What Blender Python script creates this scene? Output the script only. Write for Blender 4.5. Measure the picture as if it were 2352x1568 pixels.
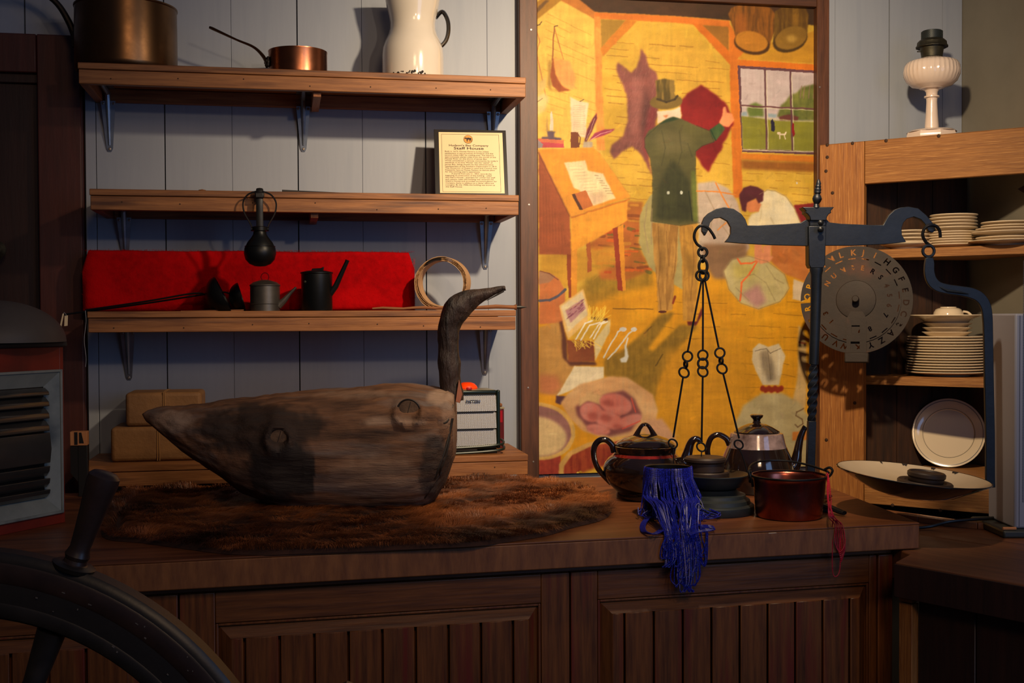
import bpy, bmesh, math, random
import numpy as np
from math import sin, cos, pi, radians, sqrt, atan2
from mathutils import Vector, Matrix

for o in list(bpy.data.objects): bpy.data.objects.remove(o)
scene = bpy.context.scene
col = scene.collection
random.seed(7)

# ------------------------------------------------------------------ camera
FPX = 2700.0
YAW, PITCH, ROLL = radians(10.8), radians(1.19), radians(.26)
CAM = Vector((0, -3, 1.31))
FW = Vector((sin(YAW)*cos(PITCH), cos(YAW)*cos(PITCH), -sin(PITCH)))
_r0 = Vector((cos(YAW), -sin(YAW), 0)); _u0 = _r0.cross(FW)
RT = _r0*cos(ROLL) - _u0*sin(ROLL)
UP = _u0*cos(ROLL) + _r0*sin(ROLL)
cd = bpy.data.cameras.new('camera'); cam = bpy.data.objects.new('camera', cd); col.objects.link(cam)
cd.sensor_width = 36; cd.lens = FPX/2352*36; cd.clip_start = .05
cam.matrix_world = Matrix(((RT.x, UP.x, -FW.x, CAM.x), (RT.y, UP.y, -FW.y, CAM.y), (RT.z, UP.z, -FW.z, CAM.z), (0, 0, 0, 1)))
scene.camera = cam

# ------------------------------------------------------------------ light
vs = scene.view_settings
vs.view_transform = 'Standard'; vs.look = 'None'; vs.gamma = 1; vs.use_curve_mapping = False; vs.exposure = 0.0
w = bpy.data.worlds.new('world'); scene.world = w; w.use_nodes = True
w.node_tree.nodes['Background'].inputs[0].default_value = (.38, .52, 1, 1)
w.node_tree.nodes['Background'].inputs[1].default_value = .05

def spot(name, loc, aim, power, color, size, blend, radius=.03):
    l = bpy.data.lights.new(name, 'SPOT'); o = bpy.data.objects.new(name, l); col.objects.link(o)
    l.energy = power; l.color = color; l.spot_size = radians(size); l.spot_blend = blend; l.shadow_soft_size = radius
    o.location = loc
    o.rotation_euler = (Vector(aim)-Vector(loc)).to_track_quat('-Z', 'Y').to_euler()
    return o
def area(name, loc, aim, power, color, sx, sy):
    l = bpy.data.lights.new(name, 'AREA'); o = bpy.data.objects.new(name, l); col.objects.link(o)
    l.shape = 'RECTANGLE'; l.size = sx; l.size_y = sy; l.energy = power; l.color = color
    o.location = loc; o.rotation_euler = (Vector(aim)-Vector(loc)).to_track_quat('-Z', 'Y').to_euler()
    return o
spot('track_lamp_near', (.82, -1.33, 2.17), (.92, 0, 1.5), 112, (1, .76, .49), 112, 1.0, .03)
spot('track_lamp_far', (.66, -2.44, 2.03), (.12, 0, 1.22), 18, (1, .74, .50), 62, 1.0, .035)
area('window_daylight', (1.75, -3.2, 1.7), (.3, 0, 1.3), 9, (.34, .55, 1), 1.0, 1.3)
area('added_warm_fill', (.35, -3.5, 2.5), (.9, -1, .8), 8.5, (1, .66, .38), .5, .5)  # warm fill added behind the camera to brighten the cabinet front

# ------------------------------------------------------------------ projection helpers (photo pixel -> place in the room)
def ray(x, y): return FW + RT*((x-1176)/FPX) - UP*((y-784)/FPX)
def at(x, y, Z): return CAM + ray(x, y)*Z
def onz(x, y, z):
    d = ray(x, y); return CAM + d*((z-CAM.z)/d.z)
def ony(x, y, Y):
    d = ray(x, y); return CAM + d*((Y-CAM.y)/d.y)
def onp(x, y, p0, n):
    d = ray(x, y); return CAM + d*((Vector(p0)-CAM).dot(n)/d.dot(n))
def dep(p): return (Vector(p)-CAM).dot(FW)
def px(p): return dep(p)/FPX
# ------------------------------------------------------------------ materials
def lin(c):
    r = []
    for v in c[:3]:
        v /= 255.0
        r.append(v/12.92 if v <= .04045 else ((v+.055)/1.055)**2.4)
    return (*r, 1)
def pm(name, c1, c2=None, sc=(1, 1, 1), ns=6, rough=.6, metal=0, bump=.1, bs=1.0, detail=6, c3=None, t3=.62, s3=3, coat=0, rr=None, spec=.5, rand=1.0, lo=.3, hi=.7, coord='Object'):
    m = bpy.data.materials.new(name); m.use_nodes = True; nt = m.node_tree; N = nt.nodes; L = nt.links
    b = N['Principled BSDF']; b.inputs['Roughness'].default_value = rough; b.inputs['Metallic'].default_value = metal
    b.inputs['Specular IOR Level'].default_value = spec
    b.inputs['Coat Weight'].default_value = coat; b.inputs['Coat Roughness'].default_value = .08
    b.inputs['Base Color'].default_value = lin(c1)
    if c2 is None and not bump: return m
    tc = N.new('ShaderNodeTexCoord'); mp = N.new('ShaderNodeMapping'); mp.inputs['Scale'].default_value = sc
    oi = N.new('ShaderNodeObjectInfo'); mu = N.new('ShaderNodeMath'); mu.operation = 'MULTIPLY'; mu.inputs[1].default_value = 13.0*rand
    cb = N.new('ShaderNodeCombineXYZ')
    L.new(oi.outputs['Random'], mu.inputs[0])
    for i in range(3): L.new(mu.outputs[0], cb.inputs[i])
    ad = N.new('ShaderNodeVectorMath'); ad.operation = 'ADD'
    L.new(tc.outputs[coord], mp.inputs[0]); L.new(mp.outputs[0], ad.inputs[0]); L.new(cb.outputs[0], ad.inputs[1])
    nz = N.new('ShaderNodeTexNoise'); nz.inputs['Scale'].default_value = ns; nz.inputs['Detail'].default_value = detail; nz.inputs['Roughness'].default_value = .65
    L.new(ad.outputs[0], nz.inputs['Vector'])
    last = None
    if c2 is not None:
        mr = N.new('ShaderNodeMapRange'); mr.inputs[1].default_value = lo; mr.inputs[2].default_value = hi
        L.new(nz.outputs['Fac'], mr.inputs[0])
        mx = N.new('ShaderNodeMix'); mx.data_type = 'RGBA'; mx.inputs[6].default_value = lin(c1); mx.inputs[7].default_value = lin(c2)
        L.new(mr.outputs[0], mx.inputs[0]); last = mx.outputs[2]
        if c3 is not None:
            n3 = N.new('ShaderNodeTexNoise'); n3.inputs['Scale'].default_value = s3; n3.inputs['Detail'].default_value = 5; L.new(ad.outputs[0], n3.inputs['Vector'])
            m3 = N.new('ShaderNodeMapRange'); m3.inputs[1].default_value = t3-.08; m3.inputs[2].default_value = t3+.08; L.new(n3.outputs['Fac'], m3.inputs[0])
            mx3 = N.new('ShaderNodeMix'); mx3.data_type = 'RGBA'; L.new(last, mx3.inputs[6]); mx3.inputs[7].default_value = lin(c3); L.new(m3.outputs[0], mx3.inputs[0]); last = mx3.outputs[2]
        L.new(last, b.inputs['Base Color'])
    if rr:
        m4 = N.new('ShaderNodeMapRange'); m4.inputs[1].default_value = .3; m4.inputs[2].default_value = .7; m4.inputs[3].default_value = rr[0]; m4.inputs[4].default_value = rr[1]
        L.new(nz.outputs['Fac'], m4.inputs[0]); L.new(m4.outputs[0], b.inputs['Roughness'])
    if bump:
        bp = N.new('ShaderNodeBump'); bp.inputs['Strength'].default_value = bump; bp.inputs['Distance'].default_value = .004*bs
        L.new(nz.outputs['Fac'], bp.inputs['Height']); L.new(bp.outputs[0], b.inputs['Normal'])
    return m
M = {}
GX = (1.2, 14, 14); GY = (14, 1.2, 14); GZ = (14, 14, 1.2)
M['wall'] = pm('wall_paint', (150, 157, 170), (154, 161, 173), GZ, 5, .5, bump=.06, c3=(145, 153, 167), t3=.66, s3=2)
M['wallr'] = pm('right_wall_paint', (128, 122, 108), (136, 130, 116), (1, 1, 1), 8, .7, bump=.05)
M['gap'] = pm('board_gap', (20, 20, 26), bump=0)
M['shelf'] = pm('shelf_pine', (170, 112, 62), (118, 70, 36), (1.5, 26, 26), 5, .55, bump=.25, c3=(84, 48, 28), t3=.62, s3=2)
M['shelfy'] = pm('shelf_pine_end', (158, 98, 56), (118, 68, 36), (26, 1.5, 26), 6, .6, bump=.25)
M['frame'] = pm('frame_walnut', (104, 62, 38), (66, 38, 24), GZ, 6, .5, bump=.2, c3=(40, 24, 18), t3=.66, s3=2)
M['framex'] = pm('frame_walnut_rail', (90, 54, 34), (60, 36, 24), GX, 6, .5, bump=.2)
M['counter'] = pm('counter_top_wood', (132, 78, 44), (92, 50, 26), GX, 4, .42, bump=.12, c3=(74, 38, 20), t3=.64, s3=1.6)
M['counterf'] = pm('counter_edge_wood', (148, 94, 50), (104, 60, 32), (14, 14, 3), 4, .5, bump=.15)
M['cab'] = pm('cabinet_wood', (134, 80, 38), (76, 42, 22), (22, 22, 1.3), 5, .38, bump=.15, c3=(112, 44, 30), t3=.62, s3=2)
M['cabx'] = pm('cabinet_rail_wood', (130, 78, 38), (78, 44, 24), (1.3, 22, 22), 5, .38, bump=.15)
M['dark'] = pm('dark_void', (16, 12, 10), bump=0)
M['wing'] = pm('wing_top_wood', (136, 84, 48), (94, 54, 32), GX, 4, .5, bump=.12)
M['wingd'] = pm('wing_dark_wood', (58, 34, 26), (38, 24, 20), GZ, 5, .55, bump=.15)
M['cup'] = pm('weathered_pine', (176, 114, 50), (128, 74, 30), (80, 80, 2.2), 4, .62, bump=.4, c3=(196, 136, 70), t3=.64, s3=9)
M['cupx'] = pm('weathered_pine_rail', (170, 114, 54), (122, 74, 32), (2.2, 80, 80), 4, .62, bump=.4, c3=(192, 138, 76), t3=.64, s3=9)
M['cupin'] = pm('cupboard_inside', (70, 40, 16), (34, 19, 9), (14, 14, 1.2), 5, .7, bump=.2, c3=(40, 24, 12), t3=.6, s3=3)  # browns darkened to carry the shade inside the cupboard
M['door'] = pm('door_maroon', (84, 36, 28), (66, 28, 22), GZ, 5, .5, bump=.1)
M['doord'] = pm('door_panel_maroon', (52, 26, 20), (40, 20, 15), GZ, 5, .5, bump=.1)
M['steel'] = pm('bracket_steel', (176, 186, 198), (140, 150, 164), (1, 1, 1), 20, .32, metal=.85, bump=.03)
M['nail'] = pm('nail_steel', (160, 150, 140), metal=.8, rough=.4, bump=0)
M['rustnail'] = pm('old_nail', (60, 38, 24), metal=.3, rough=.7, bump=0)
M['copper'] = pm('copper', (164, 106, 76), (134, 82, 58), (1, 1, 1), 9, .3, metal=1, bump=.05, rr=(.22, .42))
M['copperd'] = pm('old_copper', (128, 94, 64), (98, 72, 50), (1, 1, 1), 7, .3, metal=1, bump=.05, rr=(.26, .42))
M['copperr'] = pm('red_copper', (170, 94, 78), (116, 60, 50), (1, 1, 1), 14, .3, metal=1, bump=.12, rr=(.22, .34))
M['cast'] = pm('cast_handle', (44, 36, 32), (30, 24, 22), (1, 1, 1), 30, .5, metal=.6, bump=.1)
M['enamel'] = pm('white_enamel', (222, 212, 198), (214, 204, 188), (1, 1, 1), 8, .14, bump=.02, coat=.6)
M['black'] = pm('black_enamel', (10, 10, 12), rough=.12, bump=0, coat=.8)
M['chip'] = pm('chipped_iron', (36, 28, 24), rough=.8, bump=0)
M['milk'] = pm('milk_glass', (226, 206, 190), rough=.16, bump=0, coat=.5)
M['brassg'] = pm('tarnished_brass', (76, 72, 58), (48, 46, 38), (1, 1, 1), 40, .5, metal=.7, bump=.2)
M['iron'] = pm('blackened_iron', (26, 27, 30), (16, 17, 20), (1, 1, 1), 18, .42, metal=.5, bump=.15)
M['ironm'] = pm('wrought_iron', (22, 29, 40), (13, 18, 26), (1, 1, 1), 22, .46, metal=.3, bump=.2)
M['tin'] = pm('dull_tin', (112, 106, 98), (84, 80, 76), (1, 1, 1), 12, .45, metal=.8, bump=.1)
M['blackm'] = pm('black_tinware', (22, 24, 26), (14, 14, 16), (1, 1, 1), 12, .4, metal=.5, bump=.06)
M['blanket'] = pm('red_wool', (170, 0, 6), (140, 0, 4), (1, 1, 1), 60, .95, bump=.6, c3=(182, 3, 8), t3=.6, s3=8, spec=.1)
M['fuzz'] = pm('red_wool_fuzz', (176, 0, 6), rough=1, bump=0, spec=.05)
M['birch'] = pm('birch_bark', (206, 168, 122), (164, 118, 78), (3, 30, 3), 4, .7, bump=.2)
M['birchi'] = pm('birch_bark_inner', (190, 146, 96), (126, 80, 48), (30, 30, 30), 6, .8, bump=.4)
M['leather'] = pm('dark_leather', (22, 20, 20), (14, 13, 13), (1, 1, 1), 20, .5, bump=.2)
M['bark'] = pm('bark_strip', (150, 96, 56), (104, 62, 36), (3, 30, 30), 4, .8, bump=.4)
M['kraft'] = pm('brown_wrapping_paper', (142, 100, 56), (112, 76, 42), (1, 1, 1), 9, .75, bump=.5, bs=3)
M['string'] = pm('hemp_string', (150, 108, 62), rough=.9, bump=0)
M['greenm'] = pm('dark_green_steel', (20, 34, 30), rough=.3, bump=0, metal=.2)
M['creamm'] = pm('cream_steel', (150, 140, 112), rough=.3, bump=0)
M['orange'] = pm('orange_plastic', (255, 70, 8), rough=.35, bump=0)
M['redp'] = pm('red_tin_print', (168, 10, 16), (130, 8, 14), (1, 1, 1), 6, .3, bump=0)
M['darkred'] = pm('dark_tin_print', (60, 16, 14), (96, 14, 16), (1, 1, 1), 8, .3, bump=0)
M['lant'] = pm('lantern_red_paint', (140, 44, 26), (108, 34, 22), (1, 1, 1), 8, .5, bump=.1, c3=(70, 30, 24), t3=.64, s3=5)
M['lantg'] = pm('lantern_grey_cap', (92, 84, 74), (78, 70, 62), (1, 1, 1), 6, .6, bump=.08)
M['lantf'] = pm('lens_frame_paint', (150, 156, 148), (118, 126, 120), (1, 1, 1), 10, .5, bump=.15, c3=(76, 84, 84), t3=.62, s3=8)
M['lens'] = pm('lens_glass', (62, 60, 56), (44, 44, 42), (1, 1, 1), 5, .25, bump=.02, coat=.5)
M['rim'] = pm('lantern_rim', (40, 44, 42), rough=.5, bump=0)
M['wheel'] = pm('wheel_dark_wood', (38, 34, 30), (25, 22, 20), (3, 3, 3), 5, .42, bump=.15, c3=(44, 39, 35), t3=.66, s3=6)
M['wheelh'] = pm('wheel_handle_wood', (58, 42, 36), (38, 28, 25), (3, 3, 3), 6, .38, bump=.1)
M['fleck'] = pm('paint_flecks', (96, 90, 84), rough=.8, bump=0)
M['drift'] = pm('driftwood', (136, 94, 64), (66, 43, 31), (2.6, 20, 20), 3.2, .75, bump=.9, bs=2, c3=(112, 96, 88), t3=.58, s3=1.3, detail=9)
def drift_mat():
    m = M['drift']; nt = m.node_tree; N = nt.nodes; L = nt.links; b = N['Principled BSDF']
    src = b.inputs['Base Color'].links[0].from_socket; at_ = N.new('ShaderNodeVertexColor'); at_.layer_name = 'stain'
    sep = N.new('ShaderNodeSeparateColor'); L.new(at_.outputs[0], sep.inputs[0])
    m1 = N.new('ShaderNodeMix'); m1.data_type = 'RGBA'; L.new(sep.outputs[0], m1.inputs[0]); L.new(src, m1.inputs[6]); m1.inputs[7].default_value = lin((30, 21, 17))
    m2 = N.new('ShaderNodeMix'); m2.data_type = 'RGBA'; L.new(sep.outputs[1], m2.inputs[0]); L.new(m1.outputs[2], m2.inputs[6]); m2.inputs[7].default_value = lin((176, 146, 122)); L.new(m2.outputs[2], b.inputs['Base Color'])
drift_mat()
M['driftn'] = pm('driftwood_neck', (60, 42, 35), (32, 23, 20), (12, 12, 2), 4, .55, bump=1, bs=3, c3=(24, 18, 17), t3=.6, s3=2)
M['driftk'] = pm('driftwood_knot', (112, 86, 64), (64, 44, 32), (1, 1, 1), 30, .85, bump=.8)
M['driftg'] = pm('driftwood_crack', (26, 18, 14), bump=0)
M['driftp'] = pm('fresh_split_wood', (160, 98, 72), (130, 76, 56), GZ, 6, .7, bump=.2)
M['pelt'] = pm('pelt_skin', (70, 38, 22), (44, 24, 15), (1, 1, 1), 20, .9, bump=.4)
M['hair'] = pm('pelt_hair', (186, 108, 54), (112, 60, 28), (1, 1, 1), 12, .45, bump=0, c3=(58, 28, 14), t3=.55, s3=4.5)
M['brownpot'] = pm('brown_glaze', (30, 18, 15), (16, 10, 10), (1, 1, 1), 9, .1, bump=0, coat=1)
M['potred'] = pm('red_glaze_band', (130, 30, 22), (70, 20, 16), (1, 1, 1), 20, .12, bump=0, coat=1)
M['mottle'] = pm('mottled_glaze', (150, 128, 126), (66, 50, 50), (1, 1, 1), 26, .12, bump=0, coat=1)
M['beads'] = pm('blue_glass_beads', (30, 40, 180), (10, 14, 84), (1, 1, 1), 420, .34, bump=0, coat=.0, lo=.4, hi=.6, c3=(90, 120, 245), t3=.72, s3=380)  # third colour paints light blue sparkles onto the beads
M['rbeads'] = pm('red_glass_beads', (214, 44, 66), (160, 24, 44), (1, 1, 1), 260, .4, bump=0, coat=0)
M['thread'] = pm('thread', (150, 150, 156), rough=.7, bump=0)
M['wood_w'] = pm('turned_weight', (62, 46, 38), (40, 30, 26), (1, 1, 1), 14, .5, metal=.2, bump=.15)
M['panin'] = pm('brass_pan', (92, 74, 48), (64, 52, 38), (1, 1, 1), 8, .4, metal=.6, bump=.05)
M['stand'] = pm('painted_iron_stand', (52, 60, 62), (34, 38, 40), (1, 1, 1), 10, .5, metal=.3, bump=.15)
M['enamelp'] = pm('cream_enamel_pan', (196, 178, 150), (184, 164, 136), (1, 1, 1), 7, .3, bump=.02, coat=.2)
M['china'] = pm('cream_china', (226, 206, 174), rough=.12, bump=0, coat=.7)
M['chinag'] = pm('grey_rim_line', (110, 104, 100), rough=.2, bump=0)
M['stencil'] = pm('rusted_brass_plate', (48, 35, 25), (30, 22, 17), (1, 1, 1), 10, .65, metal=.2, bump=.3, c3=(84, 46, 28), t3=.66, s3=8)
M['greyp'] = pm('grey_plastic', (134, 136, 150), rough=.5, bump=0)
M['greyd'] = pm('grille_dark', (60, 62, 74), rough=.5, bump=0)
M['cable'] = pm('black_cable', (16, 18, 20), rough=.4, bump=0)
M['paper'] = pm('sign_paper', (238, 216, 172), (234, 208, 162), (1, 1, 1), 4, .35, bump=0, coat=.15)
M['ink'] = pm('printing_ink', (34, 22, 20), rough=.6, bump=0)
M['seal'] = pm('seal_gold', (214, 150, 66), rough=.5, bump=0)
M['mount'] = pm('black_mount', (30, 26, 26), rough=.35, bump=0)
M['floor'] = pm('floor_boards', (70, 44, 28), (48, 30, 20), GX, 5, .6, bump=.2)
M['white'] = pm('white_chip', (210, 200, 180), rough=.8, bump=0)
M['pale'] = pm('pale_block', (200, 136, 84), (180, 116, 70), GZ, 6, .7, bump=.1)
M['blk'] = pm('black_paint', (12, 10, 10), rough=.5, bump=0)
def mesh_mat():
    m = bpy.data.materials.new('expanded_metal_mesh'); m.use_nodes = True; nt = m.node_tree; N = nt.nodes; L = nt.links; b = N['Principled BSDF']
    tc = N.new('ShaderNodeTexCoord'); mp = N.new('ShaderNodeMapping'); mp.inputs['Scale'].default_value = (1/.0046, 1, 1/.0034); mp.inputs['Rotation'].default_value = (0, 0, 0)
    sp = N.new('ShaderNodeSeparateXYZ'); L.new(tc.outputs['Object'], mp.inputs[0]); L.new(mp.outputs[0], sp.inputs[0])
    outs = []
    for op in ('ADD', 'SUBTRACT'):
        a = N.new('ShaderNodeMath'); a.operation = op; L.new(sp.outputs[0], a.inputs[0]); L.new(sp.outputs[2], a.inputs[1])
        f = N.new('ShaderNodeMath'); f.operation = 'FRACT'; L.new(a.outputs[0], f.inputs[0])
        g = N.new('ShaderNodeMath'); g.operation = 'LESS_THAN'; g.inputs[1].default_value = .34; L.new(f.outputs[0], g.inputs[0]); outs.append(g)
    mxx = N.new('ShaderNodeMath'); mxx.operation = 'MAXIMUM'; L.new(outs[0].outputs[0], mxx.inputs[0]); L.new(outs[1].outputs[0], mxx.inputs[1])
    mx = N.new('ShaderNodeMix'); mx.data_type = 'RGBA'; mx.inputs[6].default_value = lin((44, 34, 26)); mx.inputs[7].default_value = lin((220, 214, 200)); L.new(mxx.outputs[0], mx.inputs[0])
    L.new(mx.outputs[2], b.inputs['Base Color']); b.inputs['Roughness'].default_value = .35; b.inputs['Metallic'].default_value = .3
    return m
M['emesh'] = mesh_mat()
# ------------------------------------------------------------------ mesh building
class MB:
    def __init__(s): s.v = []; s.f = []
    def add(s, v, f):
        n = len(s.v); s.v += [Vector(p) for p in v]; s.f += [tuple(i+n for i in q) for q in f]; return s
    def box(s, c, d, rot=None, taper=None):
        hx, hy, hz = d[0]/2, d[1]/2, d[2]/2
        vv = [Vector((x*hx, y*hy, z*hz)) for z in (-1, 1) for y in (-1, 1) for x in (-1, 1)]
        if rot: vv = [rot @ p for p in vv]
        return s.add([p+Vector(c) for p in vv], [(0, 2, 3, 1), (4, 5, 7, 6), (0, 1, 5, 4), (2, 6, 7, 3), (0, 4, 6, 2), (1, 3, 7, 5)])
    def box2(s, a, b):
        return s.box([(a[i]+b[i])/2 for i in range(3)], [abs(b[i]-a[i]) for i in range(3)])
    def hexa(s, p):   # 4 bottom ccw + 4 top ccw
        return s.add(p, [(3, 2, 1, 0), (4, 5, 6, 7), (0, 1, 5, 4), (1, 2, 6, 5), (2, 3, 7, 6), (3, 0, 4, 7)])
    def prism(s, pts, off):   # planar polygon (3d) extruded by vector
        n = len(pts); off = Vector(off); a = [Vector(p) for p in pts]; b = [p+off for p in a]
        return s.add(a+b, [tuple(range(n))[::-1], tuple(range(n, 2*n))]+[(i, (i+1) % n, n+(i+1) % n, n+i) for i in range(n)])
    def tube(s, pts, r, n=8, flat=1.0, cap=True, up=None, closed=False, twist=None, square=False):
        P = [Vector(p) for p in pts]; m = len(P); rs = r if isinstance(r, (list, tuple)) else [r]*m
        T = []
        for i in range(m):
            if closed: d = P[(i+1) % m]-P[i-1]
            else: d = P[min(i+1, m-1)]-P[max(i-1, 0)]
            T.append(d.normalized() if d.length > 1e-9 else Vector((0, 0, 1)))
        u = Vector(up) if up else (Vector((0, 0, 1)) if abs(T[0].z) < .9 else Vector((1, 0, 0)))
        vv = []; 
        for i in range(m):
            u = (u - T[i]*u.dot(T[i])); u = u.normalized() if u.length > 1e-6 else T[i].orthogonal().normalized()
            wv = T[i].cross(u); tw = twist[i] if twist else 0
            for k in range(n):
                a = 2*pi*k/n + tw + (pi/4 if square else 0)
                rr = rs[i]*(1.414 if square else 1)
                ca, sa = cos(a), sin(a)
                vv.append(P[i]+u*(ca*rr*flat)+wv*(sa*rr) if not twist else P[i]+u*(ca*rr)+wv*(sa*rr))
        ff = []
        for i in range(m if closed else m-1):
            j = (i+1) % m
            for k in range(n):
                l = (k+1) % n
                ff.append((i*n+k, i*n+l, j*n+l, j*n+k))
        if cap and not closed: ff += [tuple(range(n))[::-1], tuple((m-1)*n+k for k in range(n))]
        return s.add(vv, ff)
    def lathe(s, prof, n=32, c=(0, 0, 0), mat=None, capb=True, capt=True, mod=None):
        vv = []; c = Vector(c)
        for (r, z) in prof:
            for k in range(n):
                a = 2*pi*k/n; q = r*(mod(a, z) if mod else 1)
                p = Vector((q*cos(a), q*sin(a), z)); vv.append((mat @ p if mat else p)+c)
        m = len(prof); ff = [(i*n+k, i*n+(k+1) % n, (i+1)*n+(k+1) % n, (i+1)*n+k) for i in range(m-1) for k in range(n)]
        if capb and prof[0][0] > 1e-5: ff.append(tuple(range(n))[::-1])
        if capt and prof[-1][0] > 1e-5: ff.append(tuple((m-1)*n+k for k in range(n)))
        return s.add(vv, ff)
    def ring(s, c, R, r, ax=(0, 1, 0), n=20, k=6, sx=1.0, up=None):
        ax = Vector(ax).normalized(); a = Vector(up) if up else ax.orthogonal(); a = (a-ax*a.dot(ax)).normalized(); b = ax.cross(a)
        return s.tube([Vector(c)+a*(R*sx*cos(2*pi*i/n))+b*(R*sin(2*pi*i/n)) for i in range(n)], r, k, closed=True, up=ax)
    def xf(s, mt): s.v = [mt @ p for p in s.v]; return s
def smooth_pts(P, n=8, closed=False):
    P = [Vector(p) for p in P]; out = []; m = len(P)
    rng = range(m) if closed else range(m-1)
    for i in rng:
        p0 = P[i-1] if (i > 0 or closed) else P[0]; p1 = P[i]; p2 = P[(i+1) % m]; p3 = P[(i+2) % m] if (closed or i+2 < m) else P[-1]
        for k in range(n):
            t = k/n; out.append(.5*((2*p1)+(p2-p0)*t+(2*p0-5*p1+4*p2-p3)*t*t+(3*p1-p0-3*p2+p3)*t**3))
    if not closed: out.append(P[-1])
    return out
def interp(vals, n=8):
    out = []
    for i in range(len(vals)-1):
        for k in range(n): out.append(vals[i]+(vals[i+1]-vals[i])*k/n)
    return out+[vals[-1]]
MW = {}
def part(name, mb, mat, parent=None, world=False, bevel=0, label=None, smooth=True, sub=0, kind=None, seg=2, ang=35):
    me = bpy.data.meshes.new(name); v = mb.v
    if parent is not None and world:
        inv = MW[parent.name].inverted()
        v = [inv @ p for p in v]
    me.from_pydata([tuple(p) for p in v], [], mb.f); me.validate()
    bm = bmesh.new(); bm.from_mesh(me); bmesh.ops.recalc_face_normals(bm, faces=bm.faces); bm.to_mesh(me); bm.free()
    me.materials.append(M[mat] if isinstance(mat, str) else mat)
    if smooth:
        me.polygons.foreach_set('use_smooth', [True]*len(me.polygons)); me.set_sharp_from_angle(angle=radians(ang))
    o = bpy.data.objects.new(name, me); col.objects.link(o)
    if parent is not None: o.parent = parent
    MW[o.name] = MW[parent.name].copy() if parent is not None else Matrix()
    if bevel:
        b = o.modifiers.new('bevel', 'BEVEL'); b.width = bevel; b.segments = seg; b.limit_method = 'ANGLE'
    if sub:
        q = o.modifiers.new('subdivision', 'SUBSURF'); q.levels = sub; q.render_levels = sub
    if label: o['label'] = label
    if kind: o['kind'] = kind
    return o
def thing(name, label, cat, loc, rz=0, group=None, rot=None):
    o = bpy.data.objects.new(name, None); col.objects.link(o); o.empty_display_size = .02
    o.matrix_basis = Matrix.Translation(Vector(loc)) @ (rot.to_4x4() if rot else Matrix.Rotation(rz, 4, 'Z'))
    MW[o.name] = o.matrix_basis.copy()
    o['label'] = label; o['category'] = cat
    if group: o['group'] = group
    return o
def solo(name, mb, mat, label, cat, loc, rz=0, group=None, world=False, rot=None, **k):
    """a thing that is one mesh; geometry local to loc unless world"""
    mw = Matrix.Translation(Vector(loc)) @ (rot.to_4x4() if rot else Matrix.Rotation(rz, 4, 'Z'))
    if world: mb.xf(mw.inverted())
    o = part(name, mb, mat, **k); o.matrix_basis = mw; MW[o.name] = mw; o['label'] = label; o['category'] = cat
    if group: o['group'] = group
    return o
def structure(name, mb, mat, **k):
    o = part(name, mb, mat, **k); o['kind'] = 'structure'; return o
def copy_tree(o, loc=None, label=None):
    c = o.copy(); col.objects.link(c)
    if label: c['label'] = label
    for ch in [q for q in bpy.data.objects if q.parent == o]:
        d = ch.copy(); col.objects.link(d); d.parent = c
    if loc is not None: c.location = loc
    return c
# ================================================================== THE ROOM
XR = 1.855
XL = -1.75
HT = 2.75
fl = structure('floor', MB().box2((XL, -4.6, -.04), (XR+1.2, .1, 0)), 'gap')
k = 0
y = -4.6
while y < .05:
    part('plank', MB().box2((XL, y+.002, 0), (XR+1.2, min(y+.138, .0), .012)), 'floor', fl, bevel=.001, seg=1); y += .14
# back wall: board lining, each board a piece
wb = structure('wall_back', MB().box2((XL, .014, 0), (XR+.05, .08, HT)), 'gap')
xs = []
x = .029
while x > XL+.16: x -= .1605
while x < XR:
    xs.append(x); x += .1605
for x0 in xs:
    x1 = min(x0+.1605, XR)
    if x1-x0 < .02: continue
    z0 = 0
    if x1 < -.50: z0 = 1.93
    if x0 < -.485 < x1:
        part('plank', MB().box2((x0+.0012, 0, 1.93), (x1-.0012, .014, HT)), 'wall', wb, bevel=.0012, seg=1)
        part('plank', MB().box2((-.478, 0, 0), (x1-.0012, .014, 1.93)), 'wall', wb, bevel=.0012, seg=1)
        continue
    gi = round((x0-.029)/.1605)
    gl, gr = (.0013, .0003) if gi % 2 == 0 else (.0003, .0013)
    part('plank', MB().box2((x0+gl, 0, z0), (x1-gr, .014, HT)), 'wall', wb, bevel=.0006, seg=1)
structure('wall_right', MB().box2((XR, -2.2, 0), (XR+.08, .05, HT)), 'wallr')
structure('wall_left', MB().box2((XL-.08, -4.6, 0), (XL, .05, HT)), 'wallr')
# door at the left: casing, sunken stile and panel
dt = ony(90, 80, -.02).z
d1 = bpy.data.objects.new('door_1', None); col.objects.link(d1); d1['kind'] = 'structure'; MW[d1.name] = Matrix()
xe = -.482; xi = ony(86, 300, -.03).x
part('door_casing', MB().box2((xi, -.03, 0), (xe, .014, dt)), 'door', d1, bevel=.003)
zi = ony(40, 165, -.03).z
part('door_casing', MB().box2((XL+.3, -.03, zi), (xi-.001, .014, dt)), 'door', d1, bevel=.003)
part('door_stop', MB().box2((XL+.3, -.012, zi-.022), (xi, .02, zi)), 'doord', d1, bevel=.002)
part('door_leaf', MB().box2((XL+.3, .0, .01), (xi-.002, .03, zi-.022)), 'doord', d1, bevel=.002)
part('door_panel', MB().box2((XL+.45, -.008, .5), (xi-.1, .0, zi-.16)), 'doord', d1, bevel=.006)
part('door_knob', MB().lathe([(.004, 0), (.008, .01), (.02, .03), (.022, .042), (.012, .052), (0, .053)], 20, mat=Matrix.Rotation(radians(90), 4, 'X'), c=(ony(3, 575, 0).x, -.008, ony(3, 575, -.02).z)), 'brassg', d1)

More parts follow.
